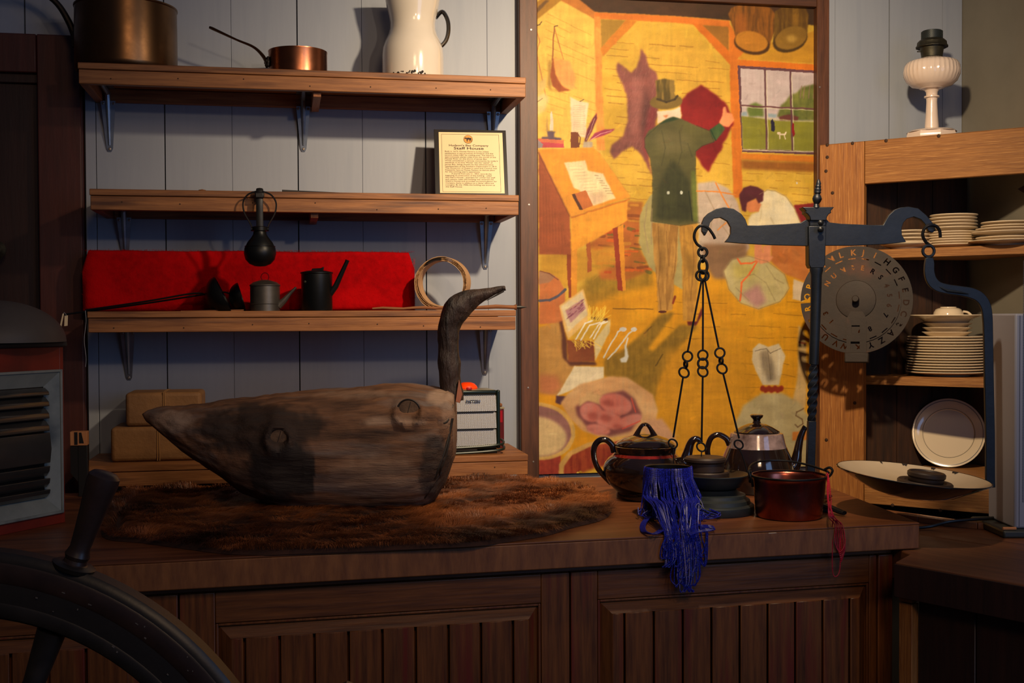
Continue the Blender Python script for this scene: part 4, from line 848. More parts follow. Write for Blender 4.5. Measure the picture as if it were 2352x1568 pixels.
# bark scrap and splinters on the left part of that shelf
a = stand(415, -.215, Z3); solo('birch_splinter', MB().hexa([(0, 0, 0), (.135, -.004, 0), (.14, .02, 0), (0, .012, 0), (0, 0, .0012), (.135, -.004, .0035), (.14, .02, .004), (0, .012, .0012)]), 'bark', 'flat thin splinter of bark lying under the ladle bowls', 'splinter', a)
# parcels on the lowest shelf
def parcel(lab, xa, xb, yt, zb, Y, D, strx, rot=0):
    a = stand(xa, Y, zb); b = stand(xb, Y, zb); top = ony((xa+xb)/2, yt, Y).z; L = b.x-a.x; H = top-zb
    t = thing('paper_parcel', lab, 'parcel', (a.x, Y, zb), rot, 'brown paper parcels on the lowest shelf')
    part('wrapping', MB().box2((0, 0, 0), (L, D, H)), 'kraft', t, bevel=.009, seg=3)
    X = stand(strx, Y, zb).x-a.x
    part('string', MB().tube([(X, -.0012, .002), (X+.001, -.0012, H), (X, D*.5, H+.0012), (X, D+.001, H), (X, D+.001, .002)], .0013, 6), 'string', t)
    part('string', MB().tube([(X+.005, -.0012, .002), (X+.004, -.0012, H), (X+.004, D*.5, H+.0012), (X+.004, D+.001, H)], .0011, 6), 'string', t)
    return t, top
_, zp = parcel('lower and bigger brown paper parcel, bottom of the stack behind the wooden bird tail', 250, 478, 980, Z4, -.20, .15, 358)
parcel('upper brown paper parcel, on top of the bigger one behind the wooden bird tail', 285, 461, 901, zp+.0005, -.19, .13, 372, 0)
# fan heater with a mesh front
q = ony(1090, 1050, -.215); a = ony(1030, 1052, -.225); b = ony(1146, 1046, -.20)
hx = Vector((b.x, -.215, Z4)); Lh = .20; Hh = ony(1140, 895, -.215).z-Z4; Dh = .10
t = thing('mesh_front_heater', 'small heater with silver mesh front and green frame behind the wooden bird', 'heater', hx, radians(3))
part('housing', MB().box2((-Lh, .003, .012), (0, Dh, Hh)), 'creamm', t, bevel=.012, seg=3)
m = MB()
for (u0, v0, u1, v1) in ((-Lh, .012, -Lh+.007, Hh), (-.009, .012, 0, Hh), (-Lh+.007, Hh-.009, -.009, Hh), (-Lh+.007, .012, -.009, .02)): m.box2((u0, -.006, v0), (u1, .004, v1))
part('front_frame', m, 'greenm', t, bevel=.003)
hh = (Hh-.029)/3
for i in range(3):
    z0 = .020+i*hh
    gb = part('mesh_panel', MB().hexa([(-Lh+.007, -.003, z0), (-.009, -.003, z0), (-.009, .003, z0), (-Lh+.007, .003, z0), (-Lh+.007, .0005, z0+hh-.004), (-.009, .0005, z0+hh-.004), (-.009, .004, z0+hh-.004), (-Lh+.007, .004, z0+hh-.004)]), 'emesh', t, smooth=False)
    if i: part('slot', MB().box2((-Lh+.012, -.001, z0-.005), (-.016, .004, z0-.0005)), 'blk', t, smooth=False)
put_text('maker_name', 'PATTON', .0095, -.084, Hh-.030, .034, t, bold=.0004, y=-.0042, mat='blk')
put_text('maker_name', 'PATTON', .0095, -.0835, Hh-.0292, .034, t, bold=-.0001, y=-.0046, mat='steel')
m = MB(); 
for zz, yy_ in ((.018, -.016), (.006, -.022)): m.tube(smooth_pts([(-Lh, yy_, zz-.002), (-Lh*.4, yy_, zz), (-.006, yy_+.002, zz+.004), (.010, yy_+.02, zz+.008), (.010, .03, zz+.012)], 6), .003, 8)
part('wire_guard', m, 'greenm', t)
part('foot', MB().box2((-.04, .0, 0), (-.006, .08, .011)), 'blk', t, bevel=.002); part('foot', MB().box2((-Lh+.006, .0, 0), (-Lh+.04, .08, .011)), 'blk', t, bevel=.002)
part('switch', MB().box((-.072, .015, Hh+.003), (.013, .008, .006)), 'redp', t, bevel=.0015)
p = MW[t.name] @ Vector((-.068, .06, Hh))
solo('orange_cap', MB().lathe([(.025, 0), (.026, .002), (.024, .007), (.018, .013), (.010, .016), (0, .0165)], 28), 'orange', 'bright orange round cap lying on top of the mesh-front heater', 'cap', p)
# red tin
c = Vector((ony(1141, 1000, -.09).x, -.085, Z4)); ht = ony(1150, 938, -.09).z-Z4
t = thing('red_tin', 'narrow red tin behind the right edge of the mesh-front heater', 'tin', c)
wt = ony(1158, 1000, -.105).x-c.x
part('body', MB().box2((-wt, -.02, 0), (wt, .02, ht)), 'darkred', t, bevel=.002); part('label_band', MB().box2((-wt-.0004, -.0206, ht*.66), (wt-.004, -.0201, ht-.004)), 'redp', t, smooth=False)
part('rim', MB().box2((-wt-.001, -.021, ht), (wt+.001, .021, ht+.005)), 'creamm', t, bevel=.001); part('lid', MB().box2((-wt*.8, -.016, ht+.005), (wt*.8, .016, ht+.014)), 'bark', t, bevel=.003)
# little stand with pale block at the left end of the lowest shelf
p = ony(183, 1065, -.285)
t = thing('block_on_stand', 'dark upright stand with a pale striped block on top, left of the lowest shelf', 'stand', (p.x, -.285, .92))
zb0 = ony(183, 1022, -.285).z-.92; zt0 = ony(183, 990, -.285).z-.92; ww = .018
part('upright', MB().box2((-.002, -.008, 0), (ww, .012, zb0)), 'blk', t, bevel=.001); part('brace', MB().hexa([(-ww, -.008, zb0-.06), (-.002, -.008, zb0-.08), (-.002, .012, zb0-.08), (-ww, .012, zb0-.06), (-ww, -.008, zb0-.001), (-.002, -.008, zb0-.001), (-.002, .012, zb0-.001), (-ww, .012, zb0-.001)]), 'blk', t)
bk = part('block', MB().box2((-ww, -.010, zb0), (ww, .014, zt0)), 'pale', t, bevel=.001); part('stripe', MB().box2((-.009, -.0106, zb0+.002), (-.002, -.0101, zt0-.001)), 'blk', bk); part('stripe', MB().hexa([(.001, -.0106, zb0+.005), (.011, -.0106, zb0+.005), (.011, -.0101, zb0+.005), (.001, -.0101, zb0+.005), (.001, -.0106, zt0-.002), (.006, -.0106, zt0-.002), (.006, -.0101, zt0-.002), (.001, -.0101, zt0-.002)]), 'blk', bk)
# ================================================================== CORNER CUPBOARD
CA = Vector((1.400, -.060, 0)); CN = Vector((1, 1, 0)).normalized()
t = cupb = thing('corner_cupboard', 'weathered pine corner cupboard with open shelves of china', 'cupboard', CA, radians(-45))
CM = MW[t.name].inverted()
def cl(x, y, dy=0):   # photo pixel on the cupboard front (offset dy inward) -> cupboard coordinates
    return CM @ onp(x, y, CA+CN*dy, CN)
LF = .655
zt = (cl(1985, 322).z+cl(2352, 293).z)/2; xs1 = cl(1985, 600).x; zr = (cl(1985, 420).z+cl(2352, 400).z)/2; zb = cl(2100, 1160).z
part('stile', MB().box2((0, 0, .05), (xs1-.0008, .022, zt-.001)), 'cup', t, bevel=.0015)
part('stile', MB().box2((LF-xs1+.03, 0, .05), (LF, .022, zt-.001)), 'cup', t, bevel=.0015)
part('top_rail', MB().box2((xs1+.0008, .0005, zr), (LF-xs1+.029, .022, zt-.001)), 'cupx', t, bevel=.0015)
zs = []
zlow = cl(1980, 1078, .03).z
part('bottom_rail', MB().box2((xs1+.0008, .0005, zb-.006), (LF-xs1+.029, .022, zlow-.018)), 'cupx', t, bevel=.0015)
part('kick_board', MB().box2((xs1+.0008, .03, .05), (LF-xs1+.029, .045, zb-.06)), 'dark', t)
C3 = [(0, .0), (LF, 0)]
half = LF/2
def tri(z0, z1, y0, mat, name, inset=.012):
    a = [Vector((inset+y0+.002, y0, z0)), Vector((LF-inset-y0-.002, y0, z0)), Vector((half, half-.022, z0))]
    return part(name, MB().prism(a, (0, 0, z1-z0)), mat, t, bevel=.001)
part('top_board', MB().prism([Vector((.0, .0, zt-.001)), Vector((LF, 0, zt-.001)), Vector((half, half-.002, zt-.001))], (0, 0, .002+.012-.0135)), 'cupx', t)
zu = cl(2100, 570, .03); zu1 = cl(2100, 591, .03).z; zm = cl(2000, 863, .03).z; zm1 = cl(2000, 883, .03).z; zu = zu.z
tri(zu1, zu, .028, 'cupx', 'shelf_board'); tri(zm1, zm, .028, 'cupx', 'shelf_board'); tri(zlow-.02, zlow, .024, 'cupx', 'shelf_board')
# two back linings of upright boards, along each wall
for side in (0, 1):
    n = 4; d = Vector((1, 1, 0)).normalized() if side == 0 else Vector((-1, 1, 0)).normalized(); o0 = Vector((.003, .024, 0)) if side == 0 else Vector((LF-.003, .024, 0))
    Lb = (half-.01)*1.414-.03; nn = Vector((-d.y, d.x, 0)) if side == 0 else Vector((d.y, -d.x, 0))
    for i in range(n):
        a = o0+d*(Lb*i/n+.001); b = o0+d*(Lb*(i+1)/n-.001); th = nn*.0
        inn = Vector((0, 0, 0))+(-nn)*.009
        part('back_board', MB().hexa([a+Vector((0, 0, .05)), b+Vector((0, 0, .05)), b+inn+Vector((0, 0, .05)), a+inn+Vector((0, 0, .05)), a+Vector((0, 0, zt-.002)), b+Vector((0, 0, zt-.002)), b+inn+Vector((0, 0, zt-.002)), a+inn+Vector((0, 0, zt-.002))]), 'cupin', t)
for (a, b) in ((1900, 333), (1958, 329), (1900, 361), (1897, 393), (1912, 443), (2035, 323), (2156, 312), (1963, 925), (1898, 1010), (2160, 1172), (2050, 1160)):
    p = cl(a, b); part('nail', MB().lathe([(.0048, 0), (.0042, .0012), (0, .0022)], 9, c=(p.x, 0, p.z), mat=YR), 'rustnail', t)
# ------------------------------------------------------------------ china
def inside(x, dy, z):
    """place behind the front of the cupboard: photo column x, dy behind the front plane, height z"""
    p = onp(x, 700, CA+CN*dy, CN); return Vector((p.x, p.y, z))
def plate_mb(R, h, foot=.58, well=.62, t=.0032):
    return MB().lathe([(R*foot*.96, 0), (R*foot, .0003), (R*(foot+.02), h*.25), (R*.86, h*.62), (R*.985, h-.0012), (R, h), (R*.99, h+t*.55), (R*.96, h+t*.5), (R*well*1.12, h*.35+t), (R*well, h*.12+t), (0, h*.10+t)], 44, capt=False)
ORD = ['lowest', 'second from bottom', 'third from bottom', 'fourth from bottom', 'fifth from bottom', 'sixth from bottom', 'seventh from bottom', 'eighth from bottom', 'ninth from bottom', 'tenth from bottom', 'eleventh from bottom', 'twelfth from bottom', 'thirteenth from bottom', 'topmost']
def stack(n, R, h, step, base, what, where, group, name='dinner_plate', cat='plate', jit=.0015, proto=None, top='topmost'):
    rnd = random.Random(n); me = None; z = base.z
    for i in range(n):
        nm = top if i == n-1 else ORD[i]
        loc = (base.x+rnd.uniform(-jit, jit), base.y+rnd.uniform(-jit, jit), z)
        if me is None:
            o = solo(name, plate_mb(R, h), 'china', f'{what}, {nm} in {where}', cat, loc, group=group); me = o
        else:
            o = me.copy(); col.objects.link(o); o.location = loc; o['label'] = f'{what}, {nm} in {where}'
        z += step
    return z-step+h
# middle shelf: tall pile of dinner plates, bowls, wide plate, cup
cdp = inside(2175, .135, zm); sc_ = px(cdp)
stack(14, 88*sc_, .011, .0071, cdp, 'cream dinner plate', 'the tall plate pile on the middle cupboard shelf', 'dinner plates on the middle cupboard shelf')
z = zm+13*.0071+.009
def bowl_mb(R, h, foot=.62): return MB().lathe([(R*foot*.95, 0), (R*foot, .0005), (R*.78, h*.35), (R*.95, h*.8), (R, h-.001), (R*.99, h), (R*.96, h), (R*.9, h*.8), (R*.7, h*.4), (0, h*.25)], 40, capt=False)
zz = z
for i, nm in enumerate(('lowest', 'middle', 'topmost')):
    if i == 0: b0 = solo('saucer_bowl', bowl_mb(55*sc_, .015), 'china', 'small cream bowl, lowest of three between the tall plate pile and the wide soup plate', 'bowl', (cdp.x, cdp.y, zz), group='small bowls on the tall plate pile')
    else:
        b1 = b0.copy(); col.objects.link(b1); b1.location = (cdp.x+.001*i, cdp.y, zz); b1['label'] = f'small cream bowl, {nm} of three between the tall plate pile and the wide soup plate'
    zz += .0115
zz += .0035
solo('soup_plate', MB().lathe([(46*sc_, 0), (47*sc_, .001), (56*sc_, .010), (80*sc_, .0185), (82*sc_, .0195), (81*sc_, .0215), (78*sc_, .0208), (54*sc_, .013), (46*sc_, .006), (0, .005)], 48, capt=False), 'china', 'wide cream soup plate with an upturned cup on it, middle cupboard shelf', 'plate', (cdp.x-.001, cdp.y, zz))
zz += .0065
tc = thing('tea_cup', 'cream cup turned upside down on top of the wide soup plate', 'cup', (cdp.x+.004, cdp.y, zz+.001), RZ)
q = sc_
part('bowl', MB().lathe([(33*q, 0), (34*q, .001), (34.5*q, .007), (32*q, .020), (28*q, .028), (22*q, .0315), (18*q, .032), (17.5*q, .0345), (15*q, .0345), (14.5*q, .0315), (0, .031)], 40), 'china', tc)
part('handle', MB().tube(smooth_pts([(32*q, -.004, .022), (42*q, -.006, .020), (50*q, -.008, .012), (53*q, -.008, .004), (51*q, -.008, .001)], 5), .0032, 8), 'china', tc)
# upper shelf
ca = inside(2082, .075, zu); sa = px(ca)
z = stack(1, 58*sa, .014, .009, ca, 'wide cream plate', 'the left plate group on the upper cupboard shelf', 'plates in the left pile of the upper cupboard shelf')
stack(4, 44*sa, .010, .0095, Vector((ca.x+.008, ca.y-.004, zu+.0085)), 'smaller cream plate', 'the left pile of the upper shelf', 'plates in the left pile of the upper cupboard shelf', top='topmost')
cb = inside(2190, .125, zu); sb = px(cb)
stack(6, 59*sb, .010, .0064, cb, 'cream side plate', 'the wide lower half, middle pile, upper shelf', 'plates in the middle pile of the upper cupboard shelf')
stack(5, 53*sb, .010, .0082, Vector((cb.x-.001, cb.y, zu+.0440)), 'small cream plate', 'the narrow upper half, middle pile, upper shelf', 'plates in the middle pile of the upper cupboard shelf')
cc = inside(2316, .085, zu); sg = px(cc)
z = zu
for i, (R, h, st, dx) in enumerate(((88, .012, .0095, 0), (72, .011, .012, 0), (80, .0125, .0110, -.002), (71, .010, .0085, -.001), (62, .009, .0085, .002), (62, .009, .009, .002))):
    solo('side_plate', plate_mb(R*sg, h), 'china', ('widest cream plate, lowest', 'cream plate, second from bottom', 'broad cream plate, third from bottom', 'cream plate, fourth from bottom', 'narrow cream plate, fifth from bottom', 'narrow cream plate, topmost')[i]+' in the rightmost pile on the upper cupboard shelf', 'plate', (cc.x+dx, cc.y, z), group='plates in the right pile of the upper cupboard shelf'); z += st
# plate standing on edge at the back of the lowest shelf
cp = inside(2178, .185, zlow); Rp = 80*px(cp)
dirv = Vector((-1, -1, 0)).normalized()
dirv = (CAM-cp); dirv.z = 0; dirv.normalize(); dirv = (dirv*.7+(-CN)*.3).normalized(); nrm = (dirv*cos(radians(14))+Vector((0, 0, sin(radians(14))))).normalized()
upv = (Vector((0, 0, 1))-nrm*nrm.z).normalized(); rg = upv.cross(nrm)
rot = Matrix((rg, upv, nrm)).transposed()
t = thing('standing_plate', 'cream plate with two thin grey rings standing on edge on the lowest cupboard shelf', 'plate', cp+upv*Rp*1.005+Vector((0, 0, .001)), rot=rot)
b = part('body', MB().lathe([(Rp*.55, -.012), (Rp*.57, -.012), (Rp*.9, -.002), (Rp, .0), (Rp, .003), (Rp*.97, .0028), (Rp*.73, -.003), (Rp*.68, -.007), (0, -.008)], 56, capt=False), 'china', t)
part('ring_line', MB().lathe([(Rp*.930, .0022), (Rp*.945, .0025), (Rp*.945, .0033), (Rp*.930, .0030)], 56, capb=False, capt=False), 'chinag', b)
part('ring_line', MB().lathe([(Rp*.705, -.0044), (Rp*.714, -.0036), (Rp*.714, -.0030), (Rp*.705, -.0038)], 56, capb=False, capt=False), 'chinag', b)
# dry leaf tip at the frame edge
p = inside(2336, .10, 0); p.z = onp(2336, 434, CA+CN*.10, CN).z
solo('hanging_leaf', MB().prism([p, p+Vector((.03, -.03, .022)), p+Vector((.08, -.08, .02)), p+Vector((.07, -.07, -.03)), p+Vector((.02, -.02, -.022))], CN*.002), 'rustnail', 'brown pointed tip at the right edge under the cupboard top rail', 'leaf', p, world=True)
# ------------------------------------------------------------------ oil lamp
cpl = onp(2140, 300, CA+CN*.115, CN); cpl.z = zt+.0005; s = px(cpl)
t = thing('oil_lamp', 'white milk glass oil lamp with tarnished burner on top of the corner cupboard', 'lamp', cpl, RZ)
hh0 = 784-0
oct_ = lambda a, z: (cos(pi/8)/cos((a % (pi/4))-pi/8))**.9
part('foot', MB().lathe([(56*s, 0), (57*s, 2*s), (57.5*s, 12*s), (55*s, 20*s)], 64, mod=oct_), 'milk', t)
part('foot_top', MB().lathe([(55*s, 20*s), (50*s, 24*s), (24*s, 26*s), (17*s, 27*s)], 48, capb=False, capt=False), 'milk', t)
part('stem', MB().lathe([(15.5*s, 26*s), (15.5*s, 34*s), (13.5*s, 60*s), (12*s, 90*s), (12.5*s, 98*s), (17*s, 100*s), (17*s, 103*s), (12.5*s, 105*s), (13*s, 112*s), (17*s, 118*s)], 32), 'milk', t)
fl2 = lambda a, z: 1+(.014*cos(a*34) if z > 142*s else 0)
part('font', MB().lathe([(17*s, 117*s), (22*s, 120*s), (26*s, 120*s), (28*s, 122*s), (44*s, 126*s), (48*s, 130*s), (56*s, 137*s), (61*s, 150*s), (61.5*s, 160*s), (60*s, 172*s), (55*s, 180*s), (46*s, 184*s), (28*s, 188*s), (25*s, 190*s)], 136, mod=fl2), 'milk', t)
bnr = part('burner', MB().lathe([(25*s, 189*s), (23*s, 192*s), (26*s, 212*s), (27*s, 216*s)], 40, capt=False), 'brassg', t)
part('burner_flange', MB().lathe([(27*s, 216*s), (35*s, 214*s), (35.5*s, 216*s), (33*s, 219*s), (32*s, 226*s), (27*s, 231*s), (24*s, 233*s)], 40, mod=lambda a, z: 1+.02*sin(a*26)), 'brassg', bnr)
m = MB()
for j in range(7):
    for i in range(38):
        a = 2*pi*(i+.5*(j % 2))/38; m.box((23.2*s*cos(a), 23.2*s*sin(a), (235+j*2.4)*s), (.0016, .0016, .0016), rot=Matrix.Rotation(a, 3, 'Z'))
m.lathe([(22.6*s, 232*s), (22.6*s, 251*s), (21*s, 252*s), (21*s, 233*s)], 40)
part('gallery', m, 'stand', bnr)
part('wick_knob', MB().tube([(-34*s, 0, 205*s), (-20*s, 0, 205*s)], .0015, 6).lathe([(.004, -.002), (.004, .002)], 12, c=(-16*s, .0, 250*s), mat=Matrix.Rotation(pi/2, 4, 'Y')), 'brassg', bnr)

# ------------------------------------------------------------------ stencil wheel in front of the cupboard stile
Zs = 2.96
c = at(1966, 688, Zs); s = Zs/FPX; R = 124*s
nrm = (CAM-c).normalized(); nrm = (nrm+Vector((-.06, 0, .10))).normalized()
upv = (Vector((0, 0, 1))-nrm*nrm.z).normalized(); rg = upv.cross(nrm)
rot = Matrix((rg, upv, nrm)).transposed()
t = thing('stencil_wheel', 'round rusted metal stencil disc with cut-out letters, in front of the cupboard stile', 'stencil disc', c, rot=rot)
def loops_of(me):
    cnt = {}
    for p in me.polygons:
        vs_ = list(p.vertices)
        for i in range(len(vs_)):
            e = (vs_[i], vs_[(i+1) % len(vs_)]); k = tuple(sorted(e)); cnt.setdefault(k, []).append(e)
    nxt = {e[0][0]: e[0][1] for k, e in cnt.items() if len(e) == 1}
    out = []
    while nxt:
        s0, n1 = nxt.popitem(); lp = [s0]
        while n1 != s0 and n1 in nxt: lp.append(n1); n1 = nxt.pop(n1)
        out.append([me.vertices[i].co.copy() for i in lp])
    return out
def cut_plate(name, outers, holes, thick, mat, par, z=0):
    cu = bpy.data.curves.new('c', 'CURVE'); cu.dimensions = '2D'; cu.fill_mode = 'BOTH'; cu.extrude = thick/2
    for lp in outers+holes:
        sp = cu.splines.new('POLY'); sp.points.add(len(lp)-1); sp.use_cyclic_u = True
        for i, p in enumerate(lp): sp.points[i].co = (p[0], p[1], 0, 1)
    o = bpy.data.objects.new('c', cu); col.objects.link(o); me = bpy.data.meshes.new_from_object(o.evaluated_get(bpy.context.evaluated_depsgraph_get())); bpy.data.objects.remove(o)
    for v in me.vertices: v.co.z += z
    me.name = name; me.materials.clear(); me.materials.append(M[mat]); o = bpy.data.objects.new(name, me); col.objects.link(o); o.parent = par; MW[o.name] = MW[par.name]; return o
def circ(r, n=72, cx=0, cy=0, j=0): return [(cx+(r+j*sin(i*3.1))*cos(2*pi*i/n), cy+(r+j*sin(i*3.1))*sin(2*pi*i/n)) for i in range(n)]
def glyphs(txt, rad, size, a0, step, wide=1.0, out=True):
    H = []
    for i, ch in enumerate(txt):
        if ch == ' ': continue
        me = text_mesh(ch, size, .0006)
        for lp in loops_of(me):
            if len(lp) < 3: continue
            ar = sum(lp[k].x*lp[(k+1) % len(lp)].y-lp[(k+1) % len(lp)].x*lp[k].y for k in range(len(lp)))
            if ar < 0 and ch in 'ABDOPQR0468&': 
                pass
            w_ = size*.33; a = a0+step*i
            L = []
            for p in lp:
                u = (p.x-w_)*wide; v = p.y-size*.35
                x, y = (u, rad+v) ; th = a-pi/2
                L.append((x*cos(th)-y*sin(th), x*sin(th)+y*cos(th)))
            if ar > 0: H.append(L)
            else:   # keep a counter a little smaller, so it stays as an island on a bridge
                H.append(L)
    return H
stp = -2*pi/26
H1_ = glyphs('HGFEDCBAZYXWVUTSRQPONMLKJI', R*.885, .0215, radians(52), stp, 1.0)
H2_ = glyphs('NUMBERS4567 890 13 ', R*.60, .017, radians(150), -2*pi/20)
bars = []
for i in range(20):
    a = 2*pi*i/20+.1
    u = Vector((cos(a), sin(a))); v = Vector((-sin(a), cos(a)))
    bars.append([tuple(u*(R*.755)+v*(-.009)), tuple(u*(R*.755)+v*.009), tuple(u*(R*.775)+v*.009), tuple(u*(R*.775)+v*-.009)])
sect = []
for i in range(26):
    aa = radians(52)+stp*i; th = -stp/2*.998
    arc = [(R*cos(aa-th+2*th*k/6), R*sin(aa-th+2*th*k/6)) for k in range(7)]+[(R*.78*cos(aa+th-2*th*k/6), R*.78*sin(aa+th-2*th*k/6)) for k in range(7)]
    o_ = cut_plate('sector', [arc], glyphs('HGFEDCBAZYXWVUTSRQPONMLKJI'[i], R*.885, .0205, aa, 0), .0016, 'stencil', t, -.002)
    sect.append(o_)
bm = bmesh.new()
for o_ in sect: bm.from_mesh(o_.data)
me = bpy.data.meshes.new('letter_ring'); bm.to_mesh(me); bm.free(); me.materials.append(M['stencil'])
for o_ in sect: bpy.data.objects.remove(o_)
o_ = bpy.data.objects.new('letter_ring', me); col.objects.link(o_); o_.parent = t; MW[o_.name] = MW[t.name]
cut_plate('number_disc', [circ(R*.80, 80, j=.0004)], bars+H2_, .0016, 'stencil', t, .001)
part('centre_boss', MB().lathe([(R*.36, .002), (R*.35, .004), (R*.30, .005), (R*.12, .006)], 40), 'stencil', t)
part('spindle', MB().lathe([(.0085, .004), (.0085, .028), (.007, .030), (0, .030)], 20), 'stencil', t)
ap = 118*s; 
cut_plate('pointer_arm', [[(-.022, -R*1.0), (.026, -R*1.0), (.026, -R*.35), (.016, -R*.22), (-.012, -R*.22), (-.022, -R*.35)]], [[(-.012, -R*.92), (.010, -R*.92), (.010, -R*.78), (-.012, -R*.78)], [(-.010, -R*.62), (.010, -R*.62), (.010, -R*.48), (-.010, -R*.48)]], .0016, 'stencil', t, .006)
part('arm_end', MB().box2((-.027, -R*1.17, -.012), (.032, -R*.985, .010)), 'stencil', t, bevel=.003)
part('back_disc', MB().lathe([(.02, -.013), (R*.40, -.013), (R*.42, -.0115), (R*.42, -.0105), (R*.2, -.0085), (0, -.0085)], 60), 'stencil', t)
part('axle', MB().lathe([(.012, -.16), (.012, -.013)], 16), 'iron', t)
# ================================================================== COUNTER
ZC = .92; TH = .049
FL = onz(-520, 1332, ZC); FRc = onz(2112, 1200, ZC); BRc = onz(1866, 1103, ZC); B1 = onz(1210, 1097, ZC)
ang = atan2(FRc.y-FL.y, FRc.x-FL.x)
BL = Vector((FL.x-.02, B1.y+(FL.x-B1.x)*.02, ZC)); BM = Vector((BRc.x, B1.y-.0, ZC))
pts = [FL, FRc, BRc, Vector((BRc.x-.01, -.30, ZC)), Vector((B1.x, B1.y, ZC)), BL]
pts = [Vector((p.x, p.y, ZC-TH)) for p in pts]
t = thing('worktop', 'thick brown wooden counter top running across the picture', 'worktop', (FL.x, FL.y, ZC-TH), ang)
part('slab', MB().prism(pts, (0, 0, TH-.0035)), 'counterf', t, world=True, bevel=.002)
part('top_veneer', MB().prism([p+Vector((0, 0, TH-.0034)) for p in pts], (0, 0, .0034)), 'counter', t, world=True, bevel=.001)
p = onz(1775, 1224, ZC+.0004)
solo('paint_chip', MB().prism([(-.008, 0, 0), (.008, .001, 0), (.007, .004, 0), (-.007, .003, 0)], (0, 0, .0006)), 'white', 'tiny white chip on the counter edge in front of the copper pot', 'chip', (p.x, p.y, ZC), ang)
# cabinet under the counter
dF = Vector((cos(ang), sin(ang), 0)); nF = Vector((-sin(ang), cos(ang), 0)); rec = .028
C0 = Vector((FL.x, FL.y, 0))+nF*rec
t = thing('counter_cabinet', 'dark brown panelled cabinet under the counter top', 'cabinet', C0, ang); CI = MW[t.name].inverted()
def cf(x, y, dy=0): return CI @ onp(x, y, C0+nF*dy, nF)
xR = cf(2050, 1300).x; zt = ZC-TH-.0005
part('carcass', MB().box2((0, .024, .08), (xR-.004, .56, zt)), 'cab', t)
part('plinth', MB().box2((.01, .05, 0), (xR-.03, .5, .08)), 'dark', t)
part('top_shadow_rail', MB().box2((0, .004, zt-.012), (xR, .0235, zt)), 'cabx', t, bevel=.001)
def door(xa, xb, pxa, pxb, lab=None):
    """framed door with raised board panel; xa..xb outer edges, pxa..pxb panel edges, in cabinet coordinates"""
    z0, z1 = .10, zt-.0135; T = .022
    pz1 = PZ; pz0 = z0+.10
    d = part('door', MB().box2((xa+.0015, .008, z0), (xb-.0015, .022, z1)), 'cab', t)
    part('stile', MB().box2((xa+.0015, 0, z0), (pxa-.006, .0078, z1)), 'cab', d, bevel=.0015); part('stile', MB().box2((pxb+.006, 0, z0), (xb-.0015, .0078, z1)), 'cab', d, bevel=.0015)
    part('rail', MB().box2((pxa-.0055, 0, pz1+.006), (pxb+.0055, .0078, z1)), 'cabx', d, bevel=.0015); part('rail', MB().box2((pxa-.0055, 0, z0), (pxb+.0055, .0078, pz0-.006)), 'cabx', d, bevel=.0015)
    # moulding round the panel
    m = MB(); q = .004
    for (u0, v0, u1, v1) in ((pxa-.005, pz0-.005, pxa-.001, pz1+.005), (pxb+.001, pz0-.005, pxb+.005, pz1+.005), (pxa-.001, pz1+.001, pxb+.001, pz1+.005), (pxa-.001, pz0-.005, pxb+.001, pz0-.001)): m.box2((u0, .001, v0), (u1, .0078, v1))
    part('moulding', m, 'cab', d, bevel=.001)
    bw = .019; yo = .0075; yi = -.008
    A = [Vector((pxa, yo, pz0)), Vector((pxb, yo, pz0)), Vector((pxb, yo, pz1)), Vector((pxa, yo, pz1))]; B = [Vector((pxa+bw, yi, pz0+bw)), Vector((pxb-bw, yi, pz0+bw)), Vector((pxb-bw, yi, pz1-bw)), Vector((pxa+bw, yi, pz1-bw))]
    for i, nm in enumerate(('bevel_strip',)*4):
        j = (i+1) % 4
        part(nm, MB().hexa([A[i], A[j], A[j]+Vector((0, .0003, 0)), A[i]+Vector((0, .0003, 0)), B[i], B[j], B[j]+Vector((0, .004, 0)), B[i]+Vector((0, .004, 0))]), 'cabx' if i in (0, 2) else 'cab', d, smooth=False)
    return d, pxa+bw, pxb-bw, pz0+bw, pz1-bw, yi
PZ = (cf(1230, 1396).z+cf(1385, 1388).z+cf(1990, 1341).z+cf(505, 1437).z)/4
def boards(dd, first, pitch, xa, xb, z0, z1, yi):
    x = first
    edges = [xa]+[first+i*pitch for i in range(40) if first+i*pitch < xb-.012]+[xb]
    for a, b in zip(edges[:-1], edges[1:]):
        m = MB(); g = .0022 if a > xa else 0; h = .0022 if b < xb else 0; zt_ = z1+.006
        m.hexa([(a+g, yi-.0012, z0), (b-h, yi-.0012, z0), (b-h+g*0, yi+.005, z0), (a+g, yi+.005, z0), (a+g, yi-.0012, z1), (b-h, yi-.0012, z1), (b-h, yi+.005, z1), (a+g, yi+.005, z1)])
        part('plank', m, 'cab', dd, bevel=.0012, seg=1)
x1 = cf(1310, 1450).x; x0 = cf(411, 1450).x; x2 = cf(2002, 1400).x
d, a, b, z0, z1, yi = door(x0, x1, cf(503, 1450).x, cf(1236, 1450).x)
boards(d, cf(562, 1530).x, (cf(1176, 1530).x-cf(562, 1530).x)/8, a, b, z0, z1, yi)
d, a, b, z0, z1, yi = door(x1, x2+.012, cf(1380, 1450).x, cf(1990, 1400).x)
boards(d, cf(1431, 1500).x, (cf(1946, 1450).x-cf(1431, 1500).x)/8, a, b, z0, z1, yi)
wd = x1-x0
d, a, b, z0, z1, yi = door(x0-wd, x0, x0-wd+.07, x0-.06)
boards(d, a+.04, .0565, a, b, z0, z1, yi)
part('end_post', MB().box2((x2+.0135, -.001, .02), (xR, .0235, zt-.013)), 'cab', t, bevel=.002)
